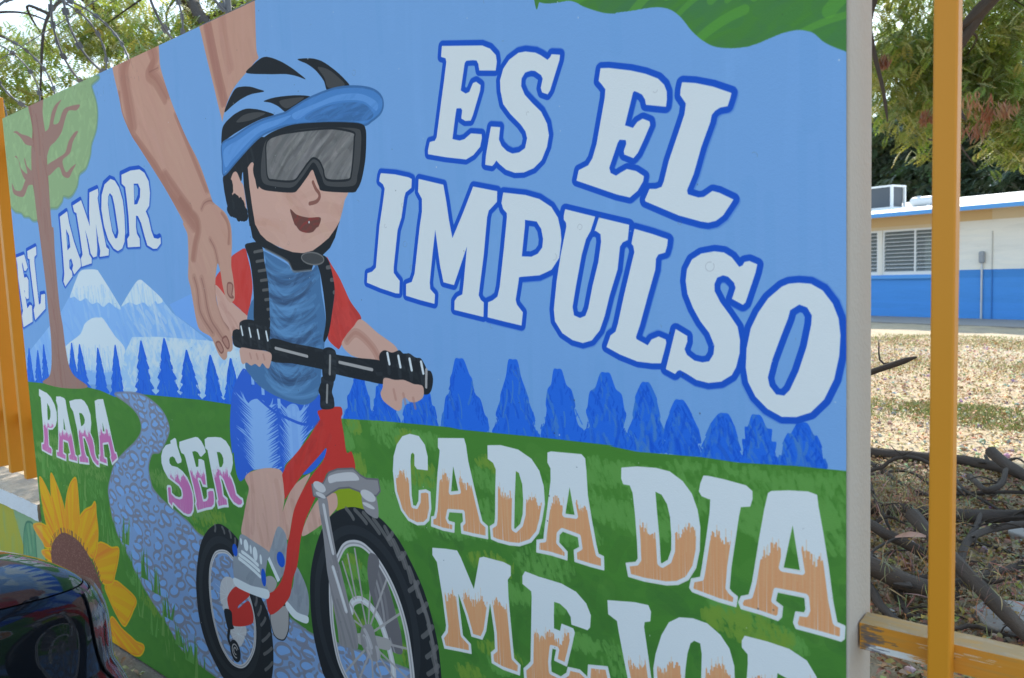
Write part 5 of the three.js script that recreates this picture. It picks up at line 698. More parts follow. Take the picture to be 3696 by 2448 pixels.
// ---------------------------------------------------------------- school building across the yard
{
  const B = [-4.898, 0, -19.642], turn = -0.2793, sb = thing('school_building', 'low school building, white above blue, with louvred windows', 'building', B, turn);
  const stain = (r, g, b, s) => { const t = tileNoise(512, (k, n) => { k.fillStyle = css(r, g, b); k.fillRect(0, 0, n, n); speck(k, n, 200, [css(r * 1.12, g * 1.12, b * 1.1), css(r * 0.86, g * 0.86, b * 0.86)], 10, 70, 0.2); speck(k, n, 500, [css(r * 0.7, g * 0.7, b * 0.7), css(r * 1.2, g * 1.2, b * 1.2)], 1, 4, 0.3); }, s); return t; };
  const wp = mat(0xffffff, 0.85, { map: stain(0.8, 0.76, 0.67, 81), bumpMap: rep(stucco, 6, 3), bumpScale: 0.004 }), bp = mat(0xffffff, 0.75, { map: stain(0.07, 0.3, 0.72, 82), bumpMap: rep(stucco, 8, 3), bumpScale: 0.012 }), trim = mat(lin(0.76, 0.75, 0.72), 0.5), tan1 = mat(lin(0.62, 0.42, 0.2), 0.8), tan2 = mat(lin(0.64, 0.5, 0.31), 0.8), fas = mat(lin(0.1, 0.33, 0.68), 0.6), roofM = mat(lin(0.8, 0.78, 0.74), 0.7);
  const Wn = [[-1.55, 0.085], [0.19, 1.72]], y0 = 1.07, y1 = 2.2;
  mesh('wall', box3(-8, 10, 0, 0.97, -0.2, 0), bp, sb);
  mesh('wall', box3(1.72, 10, 0.97, 1.16, -0.2, -0.001), bp, sb);
  mesh('wall', box3(1.72, 10, 1.16, 2.28, -0.2, 0.001), wp, sb); mesh('wall', box3(-8, -1.55, 0.97, 2.28, -0.2, 0.001), wp, sb);
  mesh('wall', box3(-1.55, 1.72, 0.97, y0, -0.2, -0.001), fas, sb);
  mesh('wall', box3(-1.55, 1.72, y1, 2.28, -0.2, -0.001), tan2, sb);
  mesh('beam', box3(-8, 2.76, 2.28, 2.52, -0.2, 0.02), tan1, sb); mesh('beam', box3(2.76, 10, 2.28, 2.52, -0.2, 0.018), tan2, sb);
  mesh('window_ledge', box3(-1.6, 1.76, 0.975, 1.03, -0.01, 0.06, 0.008), fas, sb);
  mesh('pier', box3(0.085, 0.19, y0, y1, -0.2, 0), wp, sb);
  const glass = new THREE.MeshPhysicalMaterial({ color: lin(0.75, 0.8, 0.8), roughness: 0.12, transmission: 0.85, thickness: 0, ior: 1.5 });
  const pane = new RoundedBoxGeometry(0.74, 0.1, 0.008, 1, 0.002), lip = new THREE.BoxGeometry(0.74, 0.012, 0.014);
  for (const [a, b] of Wn) {
    const m = (a + b) / 2 + (a > 0 ? 0.055 : 0), gs = [box3(a, b, y0, y0 + 0.07, -0.1, -0.03), box3(a, b, y1 - 0.05, y1, -0.1, -0.03), box3(a, a + 0.045, y0 + 0.07, y1 - 0.05, -0.1, -0.03), box3(b - 0.045, b, y0 + 0.07, y1 - 0.05, -0.1, -0.03), box3(m - 0.02, m + 0.02, y0 + 0.07, y1 - 0.05, -0.1, -0.028)];
    const w = mesh('window', mergeGeometries(gs), trim, sb);
    for (const [p, q] of [[a + 0.045, m - 0.02], [m + 0.02, b - 0.045]]) for (let i = 0; i < 11; i++) { const s = mesh('glass_slat', pane, glass, w); s.position.set((p + q) / 2, y0 + 0.12 + i * 0.0925, -0.06); s.rotation.x = -0.55; s.scale.x = (q - p) / 0.74; const l = mesh('slat_edge', lip, trim, w); l.position.set((p + q) / 2, y0 + 0.078 + i * 0.0925, -0.034); l.scale.x = (q - p) / 0.74; }
  }
  // the room behind the windows
  const room = mat(lin(0.3, 0.29, 0.26), 0.9);
  mesh('room', mergeGeometries([box3(-2.4, 2.6, 0.02, 0.06, -4, -0.21), box3(-2.4, 2.6, 2.4, 2.5, -4, -0.21), box3(-2.4, 2.6, 0.06, 2.4, -4.1, -4), box3(-2.5, -2.4, 0.06, 2.4, -4, -0.21), box3(2.6, 2.7, 0.06, 2.4, -4, -0.21)]), room, sb);
  mesh('curtain', mergeGeometries(Array.from({ length: 9 }, (_, i) => new THREE.CylinderGeometry(0.035, 0.035, 1.0, 8).translate(1.15 + i * 0.06, 1.5, -0.3 - 0.02 * (i % 2)))), mat(lin(0.6, 0.58, 0.52), 0.9), sb);
  // sheet roof rising away from the yard
  const s = new THREE.Shape(); s.moveTo(0.55, 2.52); s.lineTo(0.55, 2.6); s.lineTo(-4.6, 3.16); s.lineTo(-9, 2.6); s.lineTo(-9, 2.52); s.closePath();
  const rg = new THREE.ExtrudeGeometry(s, { depth: 18, bevelEnabled: false }); rg.rotateY(-Math.PI / 2); rg.translate(10, 0, 0); mesh('roof', rg, roofM, sb);
  mesh('fascia', box3(-8, 10, 2.5, 2.597, 0.551, 0.575, 0.004), fas, sb);
  mesh('back_wall', box3(-8, 10, 0, 2.52, -8.6, -8.4), wp, sb);
  const place = (o) => { o.position.set(...B); o.rotation.y = turn; return o; };
  const walk = mesh('walkway', roughBox(-8, 10, -0.1, 0.03, 0.004, 1.75, 120, 2, 12, 0.004), mat(lin(0.3, 0.27, 0.24), 0.95, { bumpMap: rep(stucco, 20, 2), bumpScale: 0.01 })); place(walk).userData.kind = 'structure';
  const em = thing('electric_meter', 'grey meter box with conduit on the white and blue school wall', 'meter box', B, turn);
  mesh('case', new RoundedBoxGeometry(0.12, 0.27, 0.09, 4, 0.04).translate(2.57, 1.44, 0.05), mat(lin(0.3, 0.31, 0.32), 0.6), em);
  mesh('conduit', new THREE.CylinderGeometry(0.022, 0.022, 1.28, 12).translate(2.565, 0.67, 0.03), mat(lin(0.55, 0.56, 0.56), 0.45, { metalness: 0.3 }), em);
  for (const y of [0.45, 1.0]) mesh('clip', new THREE.TorusGeometry(0.025, 0.005, 6, 14).rotateX(Math.PI / 2).translate(2.565, y, 0.03), mat(lin(0.5, 0.5, 0.5), 0.5), em);
  const pp = thing('thin_pipe', 'thin upright pipe beside the grey meter box', 'pipe', B, turn); mesh('pipe', new THREE.CylinderGeometry(0.011, 0.011, 0.86, 8).translate(2.77, 1.59, 0.014), mat(lin(0.55, 0.52, 0.46), 0.7), pp); mesh('lower_pipe', new THREE.CylinderGeometry(0.012, 0.012, 1.13, 8).translate(2.775, 0.594, 0.014), mat(lin(0.05, 0.2, 0.5), 0.7), pp);
  const ac = thing('roof_cooler', 'box shaped cooling unit with dark screen on the school roof', 'cooling unit', B, turn), sx = 0.02, sz = -1.6; ac.translateX(-0.86);
  mesh('frame', mergeGeometries([box3(-0.45 + sx, 0.42, 2.82, 2.88, sz - 0.7, sz), box3(-0.45 + sx, 0.42, 3.42, 3.47, sz - 0.7, sz), box3(0.36, 0.42, 2.88, 3.42, sz - 0.06, sz), box3(-0.43, -0.37, 2.88, 3.42, sz - 0.06, sz), box3(0.36, 0.42, 2.88, 3.42, sz - 0.7, sz - 0.64)]), trim, ac);
  mesh('screen', box3(-0.37, 0.36, 2.88, 3.42, sz - 0.62, sz - 0.02), mat(lin(0.07, 0.08, 0.09), 0.6), ac);
  for (const x of [-0.4, 0.39]) mesh('leg', box3(x - 0.02, x + 0.02, 2.7, 2.82, sz - 0.05, sz - 0.01), trim, ac);
  const tk = thing('roof_tank', 'small rounded white tank lying on the school roof', 'tank', B, turn); tk.translateX(-0.72);
  mesh('drum', new THREE.CapsuleGeometry(0.12, 0.42, 6, 16).rotateZ(Math.PI / 2).translate(1.2, 2.93, -1.4), mat(lin(0.62, 0.62, 0.6), 0.5), tk); mesh('lid', new THREE.CylinderGeometry(0.05, 0.06, 0.05, 14).translate(1.1, 3.05, -1.4), mat(lin(0.5, 0.5, 0.5), 0.5), tk);
  for (const x of [1.0, 1.38]) mesh('cradle', box3(x - 0.03, x + 0.03, 2.72, 2.83, -1.5, -1.3), trim, tk);
}
// ---------------------------------------------------------------- trees
const sprayGeo = (len, pairs, l, w) => {                       // one feathery leaf: leaflets in pairs along a stalk
  const v = [], ix = []; let k = 0;
  const add = (x, y, z, dx, dz, s) => { const px = -dz, pz = dx; v.push(x, y, z, x + dx * l * 0.55 * s + px * w * s, y + 0.003, z + dz * l * 0.55 * s + pz * w * s, x + dx * l * s, y - 0.006, z + dz * l * s, x + dx * l * 0.55 * s - px * w * s, y + 0.003, z + dz * l * 0.55 * s - pz * w * s); ix.push(k, k + 1, k + 2, k, k + 2, k + 3); k += 4; };
  for (let i = 0; i < pairs; i++) { const t = (i + 0.6) / pairs, z = t * len, y = -0.25 * len * t * t, s = 0.7 + 0.5 * Math.sin(Math.PI * t); add(0, y, z, 0.9, 0.43, s); add(0, y, z, -0.9, 0.43, s); }
  add(0, -0.25 * len, len, 0, 1, 1);
  const g = new THREE.BufferGeometry(); g.setAttribute('position', new THREE.Float32BufferAttribute(v, 3)); g.setIndex(ix); g.computeVertexNormals(); return g;
};
const spray = sprayGeo(0.13, 6, 0.042, 0.011), broad = sprayGeo(0.16, 4, 0.085, 0.026);
const leafM = new THREE.MeshPhysicalMaterial({ color: 0xffffff, roughness: 0.75, transmission: 0.55, thickness: 0, side: THREE.DoubleSide });
function crownOf(name, parent, geo, clumps, per, cols, size) { // clumps: [x, y, z, radius]
  const n = clumps.length * per, o = new THREE.InstancedMesh(geo, leafM, n), M = new THREE.Matrix4(), q = new THREE.Quaternion(), e = new THREE.Euler(), c = new THREE.Color(), s = new THREE.Vector3(); let i = 0;
  for (const [x, y, z, r] of clumps) { const tone = R(0.75, 1.2), k0 = Math.floor(rnd() * cols.length); for (let j = 0; j < per; j++) { const a = R(0, 6.3), b = Math.acos(R(-1, 1)), d = r * Math.pow(rnd(), 0.45), col = cols[rnd() < 0.7 ? k0 : Math.floor(rnd() * cols.length)]; e.set(R(0.1, 0.9), R(0, 6.3), R(-0.6, 0.6), 'YXZ'); M.compose(new THREE.Vector3(x + Math.cos(a) * Math.sin(b) * d, y + Math.cos(b) * d * 0.75, z + Math.sin(a) * Math.sin(b) * d), q.setFromEuler(e), s.setScalar(size * R(0.7, 1.25))); o.setMatrixAt(i, M); o.setColorAt(i, c.setRGB(col[0] * tone * R(0.85, 1.15), col[1] * tone * R(0.85, 1.15), col[2] * tone)); i++; } }
  o.name = name; o.castShadow = o.receiveShadow = true; o.userData.kind = 'stuff'; parent.add(o); return o;
}
const inBlob = (n, blobs) => { const out = []; while (out.length < n) { const b = blobs[Math.floor(rnd() * blobs.length)], a = R(0, 6.3), u = R(-1, 1), d = Math.pow(rnd(), 0.38), h = Math.sqrt(1 - u * u); out.push([b[0] + Math.cos(a) * h * d * b[3], b[1] + u * d * b[4], b[2] + Math.sin(a) * h * d * b[5], R(0.28, 0.5) * (b[6] ?? 1)]); } return out; };
function tree(name, label, base, trunkPts, r0, limbs, geo, clumps, per, cols, size, group) {
  const t = thing(name, label, 'tree', [0, 0, 0], 0, group);
  mesh('trunk', limb(trunkPts, r0, r0 * 0.55, 12, 0.12), bark, t);
  for (const [pts, a, b] of limbs) mesh('limb', limb(pts, a, b, 8, 0.2), bark, t);
  const top = trunkPts[trunkPts.length - 1]; const tw = [];
  for (let i = 0; i < clumps.length; i += 3) { const c = clumps[i], m = limbs.length ? limbs[Math.floor(rnd() * limbs.length)][0] : [top], p = m.reduce((a, b) => (Math.hypot(a[0] - c[0], a[1] - c[1], a[2] - c[2]) < Math.hypot(b[0] - c[0], b[1] - c[1], b[2] - c[2]) ? a : b)); if (Math.hypot(p[0] - c[0], p[1] - c[1], p[2] - c[2]) < 1.3) tw.push(limb([p, [(p[0] + c[0]) / 2 + R(-0.2, 0.2), (p[1] + c[1]) / 2 + R(-0.05, 0.25), (p[2] + c[2]) / 2 + R(-0.2, 0.2)], [c[0], c[1], c[2]]], 0.016, 0.004, 5, 0.1)); }
  if (tw.length) mesh('twigs', mergeGeometries(tw), bark, t).userData.kind = 'stuff';
  crownOf('crown', t, geo, clumps, per, cols, size); return t;
}
const G1 = [[0.26, 0.32, 0.045], [0.33, 0.38, 0.06], [0.2, 0.27, 0.045], [0.42, 0.42, 0.08]], G2 = [[0.1, 0.17, 0.06], [0.15, 0.22, 0.07], [0.09, 0.15, 0.065]], G3 = [[0.34, 0.4, 0.06], [0.24, 0.32, 0.055], [0.46, 0.46, 0.1]];
seed(101);
{
  // feathery tree over the far end of the wall
  const limbs = [[[[-9.2, 2.4, -4.6], [-8.6, 3.9, -3.9], [-7.6, 4.7, -3.0], [-6.4, 4.2, -2.4], [-5.75, 3.75, -2.15], [-5.2, 3.35, -2.05], [-4.6, 2.9, -2.0]], 0.1, 0.035], [[[-9.2, 2.6, -4.6], [-9.4, 4.2, -3.6], [-9.0, 5.0, -2.2], [-8.4, 4.2, -1.2], [-7.6, 3.6, -0.7], [-6.9, 2.9, -0.6]], 0.08, 0.012], [[[-8.6, 3.9, -3.9], [-7.4, 4.6, -4.2], [-6.2, 4.6, -4.0], [-5, 4.0, -3.9]], 0.06, 0.01], [[[-7.6, 4.7, -3.0], [-7.2, 4.4, -2.0], [-6.9, 3.9, -1.4], [-6.7, 3.2, -1.2]], 0.03, 0.008]];
  const cl = inBlob(150, [[-8.2, 4.2, -1.6, 2.2, 1.5, 1.4], [-7.2, 4.4, -3.2, 2.2, 1.3, 1.5], [-9.5, 5, -3.6, 2.2, 1.8, 2], [-6.2, 3.4, -2.9, 1.4, 0.8, 0.9], [-7.8, 3.1, -1.2, 1.2, 0.8, 0.8]]);
  tree('feathery_tree', 'feathery green tree leaning over the far end of the painted wall', 0, [[-9.4, 0, -4.9], [-9.3, 1.2, -4.7], [-9.2, 2.6, -4.6]], 0.2, limbs, spray, cl, 50, G1, 1.0);
}
{
  // spreading tree over the brush pile: its bare limbs hang into view beyond the wall end
  const limbs = [
    [[[1.6, 3.2, -7.4], [0.9, 4.8, -7.2], [0.0, 4.9, -7.0], [-0.42, 4.15, -6.8], [-0.75, 3.72, -6.75], [-0.95, 3.55, -6.7]], 0.11, 0.06],
    [[[-0.75, 3.72, -6.75], [-0.88, 3.52, -6.74], [-1.0, 3.3, -6.75], [-0.99, 3.05, -6.8], [-0.96, 2.85, -6.8], [-0.9, 2.75, -6.78]], 0.05, 0.02],
    [[[0.0, 4.9, -7.0], [-0.9, 4.8, -6.9], [-1.45, 4.15, -6.5], [-1.62, 3.75, -6.4], [-1.6, 3.45, -6.45], [-1.53, 3.1, -6.5], [-1.5, 2.8, -6.55]], 0.06, 0.012],
    [[[-1.62, 3.75, -6.4], [-1.75, 3.6, -6.3], [-1.95, 3.45, -6.2]], 0.02, 0.008],
    [[[0.9, 4.8, -7.2], [-0.6, 5.6, -7.6], [-2.2, 5.7, -7.8], [-3.8, 5.2, -7.6]], 0.1, 0.02], [[[0.9, 4.8, -7.2], [0.2, 5.9, -8.4], [-1.2, 6.2, -9]], 0.08, 0.02], [[[-0.96, 2.85, -6.8], [-0.98, 2.6, -6.9], [-0.85, 2.35, -7]], 0.014, 0.005]];
  const cl = inBlob(215, [[-2.6, 5.2, -7.6, 2.2, 1.1, 1.7], [-0.6, 5.3, -7.8, 2.0, 1.2, 1.8], [-4.2, 5.0, -7.4, 1.8, 1.1, 1.5], [-1.2, 3.7, -7.9, 1.0, 0.65, 0.8], [0.9, 4.9, -6.4, 1.6, 1.0, 1.3], [-0.7, 6.4, -8.2, 2.0, 0.8, 1.6], [-1.9, 5.7, -5.3, 1.9, 0.7, 1.2], [-3, 5.6, -9.7, 2.4, 0.8, 1.5]]).concat(inBlob(26, [[-1.25, 3.05, -8.2, 0.7, 0.6, 0.7, 0.8], [-0.75, 2.95, -8.2, 0.5, 0.5, 0.6, 0.8]]));
  const t = tree('spreading_tree', 'spreading tree with bare hanging limbs above the brush pile', 0, [[2.3, 0, -7.6], [2.1, 1.4, -7.5], [1.6, 3.2, -7.4]], 0.24, limbs, spray, cl, 52, G3, 1.1);
  crownOf('crown', t, spray, inBlob(46, [[-1.9, 5.8, -5.6, 1.6, 0.4, 1.0]]).concat(inBlob(80, [[-3.0, 5.9, -9.8, 2.2, 0.5, 1.5]])), 60, G3, 1.15);
  crownOf('crown', t, spray, inBlob(95, [[-1.2, 4.9, 0.9, 3.2, 0.45, 1.7]]), 70, G3, 1.2);   // unseen boughs added over the street to darken the top of the wall
  mesh('limb', limb([[0.9, 4.8, -7.2], [0.2, 5.6, -4.2], [-0.6, 5.3, -1.6], [-1.2, 5.0, 1.4]], 0.09, 0.02, 8, 0.2), bark, t);  // unseen limb added to carry the boughs over the street
  // brown seed pods hanging in bunches
  const pods = [[-0.92, 2.95, -7.3, 0.16], [-0.8, 2.85, -7.4, 0.1], [-1.32, 2.9, -7.3, 0.07], [-0.62, 2.85, -7.2, 0.1], [-0.9, 2.7, -7.3, 0.12], [-1.55, 3.35, -6.6, 0.06]];
  const o = crownOf('seed_pods', t, leafGeo(0.12, 0.011, 0.01).rotateX(1.3), pods, 46, [[0.4, 0.16, 0.07], [0.46, 0.24, 0.12], [0.34, 0.13, 0.06]], 0.8);
}
// trees standing behind the school
const back = [
  ['pale green tree behind the school roof', [-10.2, -28], 6.0, [[-10, 6.2, -27.5, 3.4, 2.6, 2], [-8.2, 4.8, -26.5, 2.2, 1.6, 1.6]], G3, 90, spray, 2.4, 60],
  ['dark evergreen tree behind the white roof tank', [-6.4, -27], 5.0, [[-6.6, 4.3, -26.5, 2.2, 1.7, 1.6], [-5.2, 4.9, -26.2, 1.6, 1.6, 1.6]], G2, 90, broad, 2.0, 60],
  ['dark broad crowned tree behind the school, right of the steel bar', [-2.6, -26.5], 6.0, [[-2.8, 5.0, -25.6, 2.8, 2.2, 1.8], [-1, 4.4, -25.4, 2, 1.7, 1.6]], G2, 110, broad, 2.0, 60],
  ['sunlit yellow green tree rising above the dark evergreens', [-4.6, -31], 9.0, [[-4.8, 8.6, -30, 4, 2.2, 2.6], [-1.4, 8.4, -30.5, 3.4, 2.4, 2.4]], G3, 100, spray, 2.8, 60],
  ['light leafed bough low over the school roof', [1.4, -23.5], 3.6, [[-1.0, 4.35, -22.6, 1.2, 0.55, 0.7], [0.4, 4.6, -22.8, 1.3, 0.8, 0.8]], G3, 46, broad, 1.5, 50],
  ['olive green tree at the far corner of the yard', [-13.5, -22], 5.0, [[-13, 5, -21.5, 3, 2.2, 2.4]], G1, 70, spray, 2.2, 60]];
for (const [label, [bx, bz], bh, bl, cols, n, geo, bs, per] of back) { const f = 1.36, x = bx * f, z = bz * f, h = bh * f, size = bs * f, blobs = bl.map((b) => [b[0] * f, 1.55 + (b[1] - 1.55) * f, b[2] * f, b[3] * f, b[4] * f, b[5] * f]); tree('yard_tree', label, 0, [[x, 0, z], [x + 0.1, h * 0.4, z], [x - 0.1, h * 0.75, z + 0.1]], 0.25, blobs.map((b) => [[[x, h * 0.4, z], [(x + b[0]) / 2, h * 0.7, (z + b[2]) / 2], [b[0], b[1], b[2]]], 0.12, 0.04]), geo, inBlob(n, blobs.map((b) => [...b, 2.6])), per, cols, size, 'trees beyond the yard'); }
// ---------------------------------------------------------------- razor wire along the wall top
{
  const steel = mat(lin(0.13, 0.135, 0.145), 0.7), w = thing('razor_wire', 'coiled grey razor wire running along the top of the wall', 'razor wire'); seed(131);
  const pts = [], Rr = 0.27; for (let i = 0; i <= 900; i++) { const t = i / 900, a = t * 2 * Math.PI * 15; pts.push(new THREE.Vector3(-6.5 + 6.4 * t + 0.16 * Math.sin(a * 0.5 + 1) + 0.05 * Math.sin(i * 0.07), 2.66 + Rr * Math.sin(a) * (1 + 0.06 * Math.sin(i * 0.11)), -0.17 + Rr * Math.cos(a) * 0.9)); }
  const cv = new THREE.CatmullRomCurve3(pts); mesh('coil', new THREE.TubeGeometry(cv, 1500, 0.0045, 5, false), steel, w);
  const barbs = [], barb = new THREE.BoxGeometry(0.05, 0.001, 0.01), M = new THREE.Matrix4(), q = new THREE.Quaternion(), X = new THREE.Vector3(1, 0, 0);
  for (let i = 0; i < 420; i++) { const t = i / 420, p = cv.getPointAt(t), d = cv.getTangentAt(t); q.setFromUnitVectors(X, d); M.compose(p, q.multiply(new THREE.Quaternion().setFromAxisAngle(X, i * 1.3)), new THREE.Vector3(0.5, 1, 2.4)); barbs.push(barb.clone().applyMatrix4(M)); }
  const bm = mesh('barbs', mergeGeometries(barbs), steel, w); bm.userData.kind = 'stuff';
  for (const y of [2.42, 2.7]) mesh('strand', new THREE.TubeGeometry(new THREE.CatmullRomCurve3([new THREE.Vector3(-6.6, y, -0.07), new THREE.Vector3(-3.4, y - 0.02, -0.07), new THREE.Vector3(-0.05, y, -0.07)]), 40, 0.0022, 5, false), steel, w);
  for (const x of [-6.5, -1.9]) mesh('stake', new THREE.CylinderGeometry(0.01, 0.01, 0.5, 8).translate(x, 2.6, -0.07), steel, w);
}
// ---------------------------------------------------------------- dark car parked nose to the wall
{
  const car = thing('parked_car', 'glossy black car parked with its nose to the painted wall', 'car'), cx = -2.6, W = 0.87, zn = 0.42, D = 0.5, zB = zn + D, yS = 0.6, hc = 0.88, N = 4;
  car.rotation.y = 0.436; car.position.set(-1.575 - (-1.75 * Math.cos(0.436) + 0.5 * Math.sin(0.436)), 0, 0.5 - (1.75 * Math.sin(0.436) + 0.5 * Math.cos(0.436)));   // turned a little from the wall
  const rise = (y, z) => y + 0.22 * Math.min(0.6, Math.max(0, z - zn)) * Math.min(1, Math.max(0, (y - 0.3) / 0.4));
  const paint = new THREE.MeshPhysicalMaterial({ color: lin(0.006, 0.007, 0.011), roughness: 0.3, specularIntensity: 0.2, clearcoat: 1, clearcoatRoughness: 0.02 }), black = mat(lin(0.012, 0.012, 0.013), 0.7), rubber = mat(lin(0.02, 0.02, 0.02), 0.85), chrome = mat(lin(0.7, 0.71, 0.73), 0.14, { metalness: 1 }), glassD = new THREE.MeshPhysicalMaterial({ color: lin(0.02, 0.025, 0.03), roughness: 0.04, clearcoat: 1 });
  const topY = (r) => yS + (hc - yS) * Math.pow(Math.max(0, 1 - Math.pow(r, 5)), 1 / 4.2), sideK = (y) => 1 + 0.07 * Math.sin(Math.PI * Math.min(1, Math.max(0, (yS - y) / 0.4)));
  const at = (sigma, y, eta, off = 0) => { const s = Math.sign(Math.sin(eta)), x = sigma * W * s * Math.pow(Math.abs(Math.sin(eta)), 2 / N), z = zB - sigma * D * Math.pow(Math.max(0, Math.cos(eta)), 2 / N), n = new THREE.Vector3(s * Math.pow(Math.abs(Math.sin(eta)), 2 - 2 / N) / W, 0, -Math.pow(Math.max(0, Math.cos(eta)), 2 - 2 / N) / D).normalize(); return [cx + x + n.x * off, rise(y, z), z + n.z * off]; };
  // rows of a surface: each row is [sigma, y]; columns run from the left flank round the nose to the right flank
  function shell(rows, back, off = 0) {
    const cols = 72, v = [], ix = [], zs = back ? [back, (back + zB) / 2] : [];
    for (const [sg, y] of rows) {
      const line = []; for (const z of zs) line.push([cx - sg * W - off, rise(y, z), z]);
      for (let i = 0; i <= cols; i++) line.push(at(sg, y, (i / cols - 0.5) * Math.PI, off));
      for (const z of [...zs].reverse()) line.push([cx + sg * W + off, rise(y, z), z]); v.push(...line.flat());
    }
    const m = cols + 1 + 2 * zs.length; for (let j = 0; j < rows.length - 1; j++) for (let i = 0; i < m - 1; i++) { const a = j * m + i; ix.push(a, a + 1, a + m, a + 1, a + m + 1, a + m); }
    const g = new THREE.BufferGeometry(); g.setAttribute('position', new THREE.Float32BufferAttribute(v, 3)); g.setIndex(ix); g.computeVertexNormals(); return g;
  }
  const sides = Array.from({ length: 14 }, (_, i) => { const y = 0.24 + (yS - 0.24) * i / 13; return [sideK(y), y]; }), curve = (a, b, n) => Array.from({ length: n + 1 }, (_, i) => { const u = a + (b - a) * i / n, r = 1 - Math.pow(1 - u, 2); return [r, topY(r)]; });
  const u0 = 1 - Math.sqrt(1 - 0.9535), u1 = 1 - Math.sqrt(1 - 0.9505);
  mesh('body', shell(sides.concat(curve(0.9999, u0, 12)), 1.5), paint, car);
  mesh('hood', shell(curve(u1, 0, 22), 1.5), paint, car);
  mesh('inner_body', shell(sides.concat(curve(0.9999, 0.02, 20)).map(([r, y]) => [r * 0.985, y - 0.012]), 1.5), black, car);
  // a patch of the nose: eta range and heights (height above the shoulder runs on over the edge)
  function patch(f0, f1, y0, y1, off, n = 18, m = 14) {
    const v = [], ix = [], uv = []; for (let j = 0; j <= m; j++) for (let i = 0; i <= n; i++) { const t = j / m, y = y0 + (y1 - y0) * t, e = (f0(t) + (f1(t) - f0(t)) * i / n) * Math.PI / 180; let r = sideK(Math.min(y, yS)); if (y > yS) r = Math.pow(1 - Math.pow(Math.min(1, (y - yS) / (hc - yS)), 4.2), 0.2); v.push(...at(r, y + off * 0.5, e, off)); uv.push(i / n, t); }
    for (let j = 0; j < m; j++) for (let i = 0; i < n; i++) { const a = j * (n + 1) + i; ix.push(a, a + 1, a + n + 1, a + 1, a + n + 2, a + n + 1); }
    const g = new THREE.BufferGeometry(); g.setAttribute('position', new THREE.Float32BufferAttribute(v, 3)); g.setAttribute('uv', new THREE.Float32BufferAttribute(uv, 2)); g.setIndex(ix); g.computeVertexNormals(); return g;
  }
  for (const s of [1, -1]) {
    const a = (t) => s * (28 + 14 * (1 - t) * (1 - t)), b = (t) => s * (47 + 29 * Math.sin(Math.PI * Math.min(1, 0.03 + 0.6 * t)) - 6 * t);
    const h = mesh('headlight', patch(a, b, 0.46, 0.78, 0.004), new THREE.MeshPhysicalMaterial({ color: lin(0.16, 0.17, 0.18), metalness: 0.7, roughness: 0.22, clearcoat: 1, clearcoatRoughness: 0.02 }), car);
    mesh('lens', patch(a, b, 0.46, 0.78, 0.012), new THREE.MeshPhysicalMaterial({ color: 0xffffff, transmission: 1, roughness: 0.02, thickness: 0, ior: 1.5 }), h);
    mesh('reflector', patch((t) => a(t) + s * 4, (t) => b(t) - s * 8, 0.52, 0.71, 0.007), chrome, h);
    mesh('seal', patch((t) => b(t) - s * 0.1, (t) => b(t) + s * 0.35, 0.45, 0.785, 0.0035, 3), rubber, h);
  }
  mesh('bumper_seam', patch(() => -89, () => 89, 0.42, 0.426, 0.0015, 90, 1), rubber, car);
  mesh('grille', patch(() => -20, () => 20, 0.44, 0.6, 0.003, 24, 4), black, car);
  mesh('air_intake', patch(() => -36, () => 36, 0.28, 0.4, 0.003, 24, 4), black, car);
  for (const s of [1, -1]) mesh('fog_lamp', patch(() => s * 42, () => s * 52, 0.3, 0.39, 0.004, 6, 5), black, car);
  // rear of the body, cabin, windows, wheels
  const prof = new THREE.Shape(); prof.moveTo(1.5, 0.24); prof.lineTo(4.55, 0.28); prof.quadraticCurveTo(4.68, 0.5, 4.6, 0.9); prof.lineTo(4.4, 1.0); prof.lineTo(1.5, 0.985); prof.closePath();
  const body = new THREE.ExtrudeGeometry(prof, { depth: 2 * W - 0.1, bevelEnabled: true, bevelSize: 0.05, bevelThickness: 0.05, bevelSegments: 5 }); body.rotateY(-Math.PI / 2); body.translate(cx + W - 0.05, 0, 0); mesh('rear_body', body, paint, car);
  const cab = new THREE.Shape(); cab.moveTo(1.35, 0.98); cab.quadraticCurveTo(1.9, 1.38, 2.35, 1.44); cab.lineTo(3.4, 1.45); cab.quadraticCurveTo(3.95, 1.36, 4.4, 1.0); cab.closePath();
  const cg = new THREE.ExtrudeGeometry(cab, { depth: 1.3, bevelEnabled: true, bevelSize: 0.05, bevelThickness: 0.1, bevelSegments: 5 }); cg.rotateY(-Math.PI / 2); cg.translate(cx + 0.65, 0, 0); mesh('cabin', cg, paint, car);
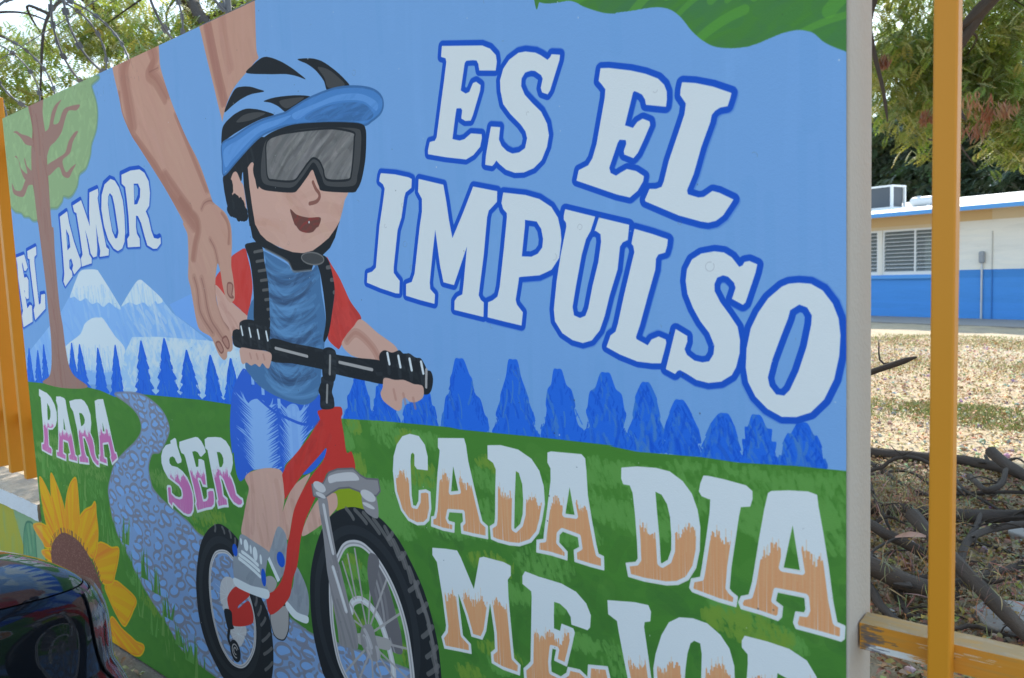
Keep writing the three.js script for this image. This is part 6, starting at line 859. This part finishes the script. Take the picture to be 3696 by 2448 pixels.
  for (const s of [1, -1]) for (const [a, b, c, d] of [[1.75, 2.05, 2.7, 2.72], [2.78, 2.76, 3.4, 3.75]]) { const w = new THREE.Shape(); w.moveTo(a, 1.03); w.lineTo(b, 1.34); w.lineTo(c, 1.38); w.lineTo(d, 1.03); w.closePath(); const g = new THREE.ExtrudeGeometry(w, { depth: 0.01, bevelEnabled: false }); g.rotateY(-Math.PI / 2); g.translate(cx + s * 0.76 + 0.005, 0, 0); mesh('side_window', g, glassD, car); }
  { const g = new THREE.PlaneGeometry(1.28, 0.6, 8, 4); const p = g.attributes.position; for (let i = 0; i < p.count; i++) { const t = p.getY(i) / 0.6 + 0.5; p.setXYZ(i, p.getX(i) * (1 - 0.12 * t), 1.06 + 0.34 * t, 1.36 + 0.62 * t - 0.06 * (1 - Math.pow(p.getX(i) / 0.64, 2))); } g.computeVertexNormals(); g.translate(cx, 0, 0); mesh('windshield', g, glassD, car); }
  for (const s of [1, -1]) for (const z of [1.28, 3.85]) { const w = mesh('wheel', new THREE.TorusGeometry(0.235, 0.085, 14, 36).rotateY(Math.PI / 2), rubber, car); w.position.set(cx + s * 0.8, 0.31, z); const r = mesh('rim', new THREE.CylinderGeometry(0.18, 0.18, 0.12, 24).rotateZ(Math.PI / 2), chrome, w); for (let k = 0; k < 5; k++) { const sp = mesh('spoke', new RoundedBoxGeometry(0.03, 0.17, 0.045, 2, 0.01).translate(0, 0.09, 0), chrome, w); sp.position.x = s * 0.05; sp.rotation.x = k * Math.PI * 0.4; } mesh('arch', new THREE.TorusGeometry(0.35, 0.03, 8, 30, Math.PI).rotateY(Math.PI / 2).translate(s * 0.04, 0, 0), black, w); }
  for (const s of [1, -1]) for (const z of [1.62, 2.74, 3.6]) mesh('door_seam', box3(cx + s * (W + 0.001) - 0.002, cx + s * (W + 0.001) + 0.002, 0.34, 0.96, z, z + 0.006), rubber, car);
  for (const s of [1, -1]) { mesh('mirror', new THREE.SphereGeometry(0.1, 16, 12).scale(1, 0.7, 0.6).translate(cx + s * 0.95, 1.05, 1.8), paint, car); for (const z of [2.5, 3.45]) mesh('door_handle', new RoundedBoxGeometry(0.02, 0.03, 0.16, 2, 0.008).translate(cx + s * (W + 0.012), 0.84, z), paint, car); }
}
renderer.render(scene, camera);
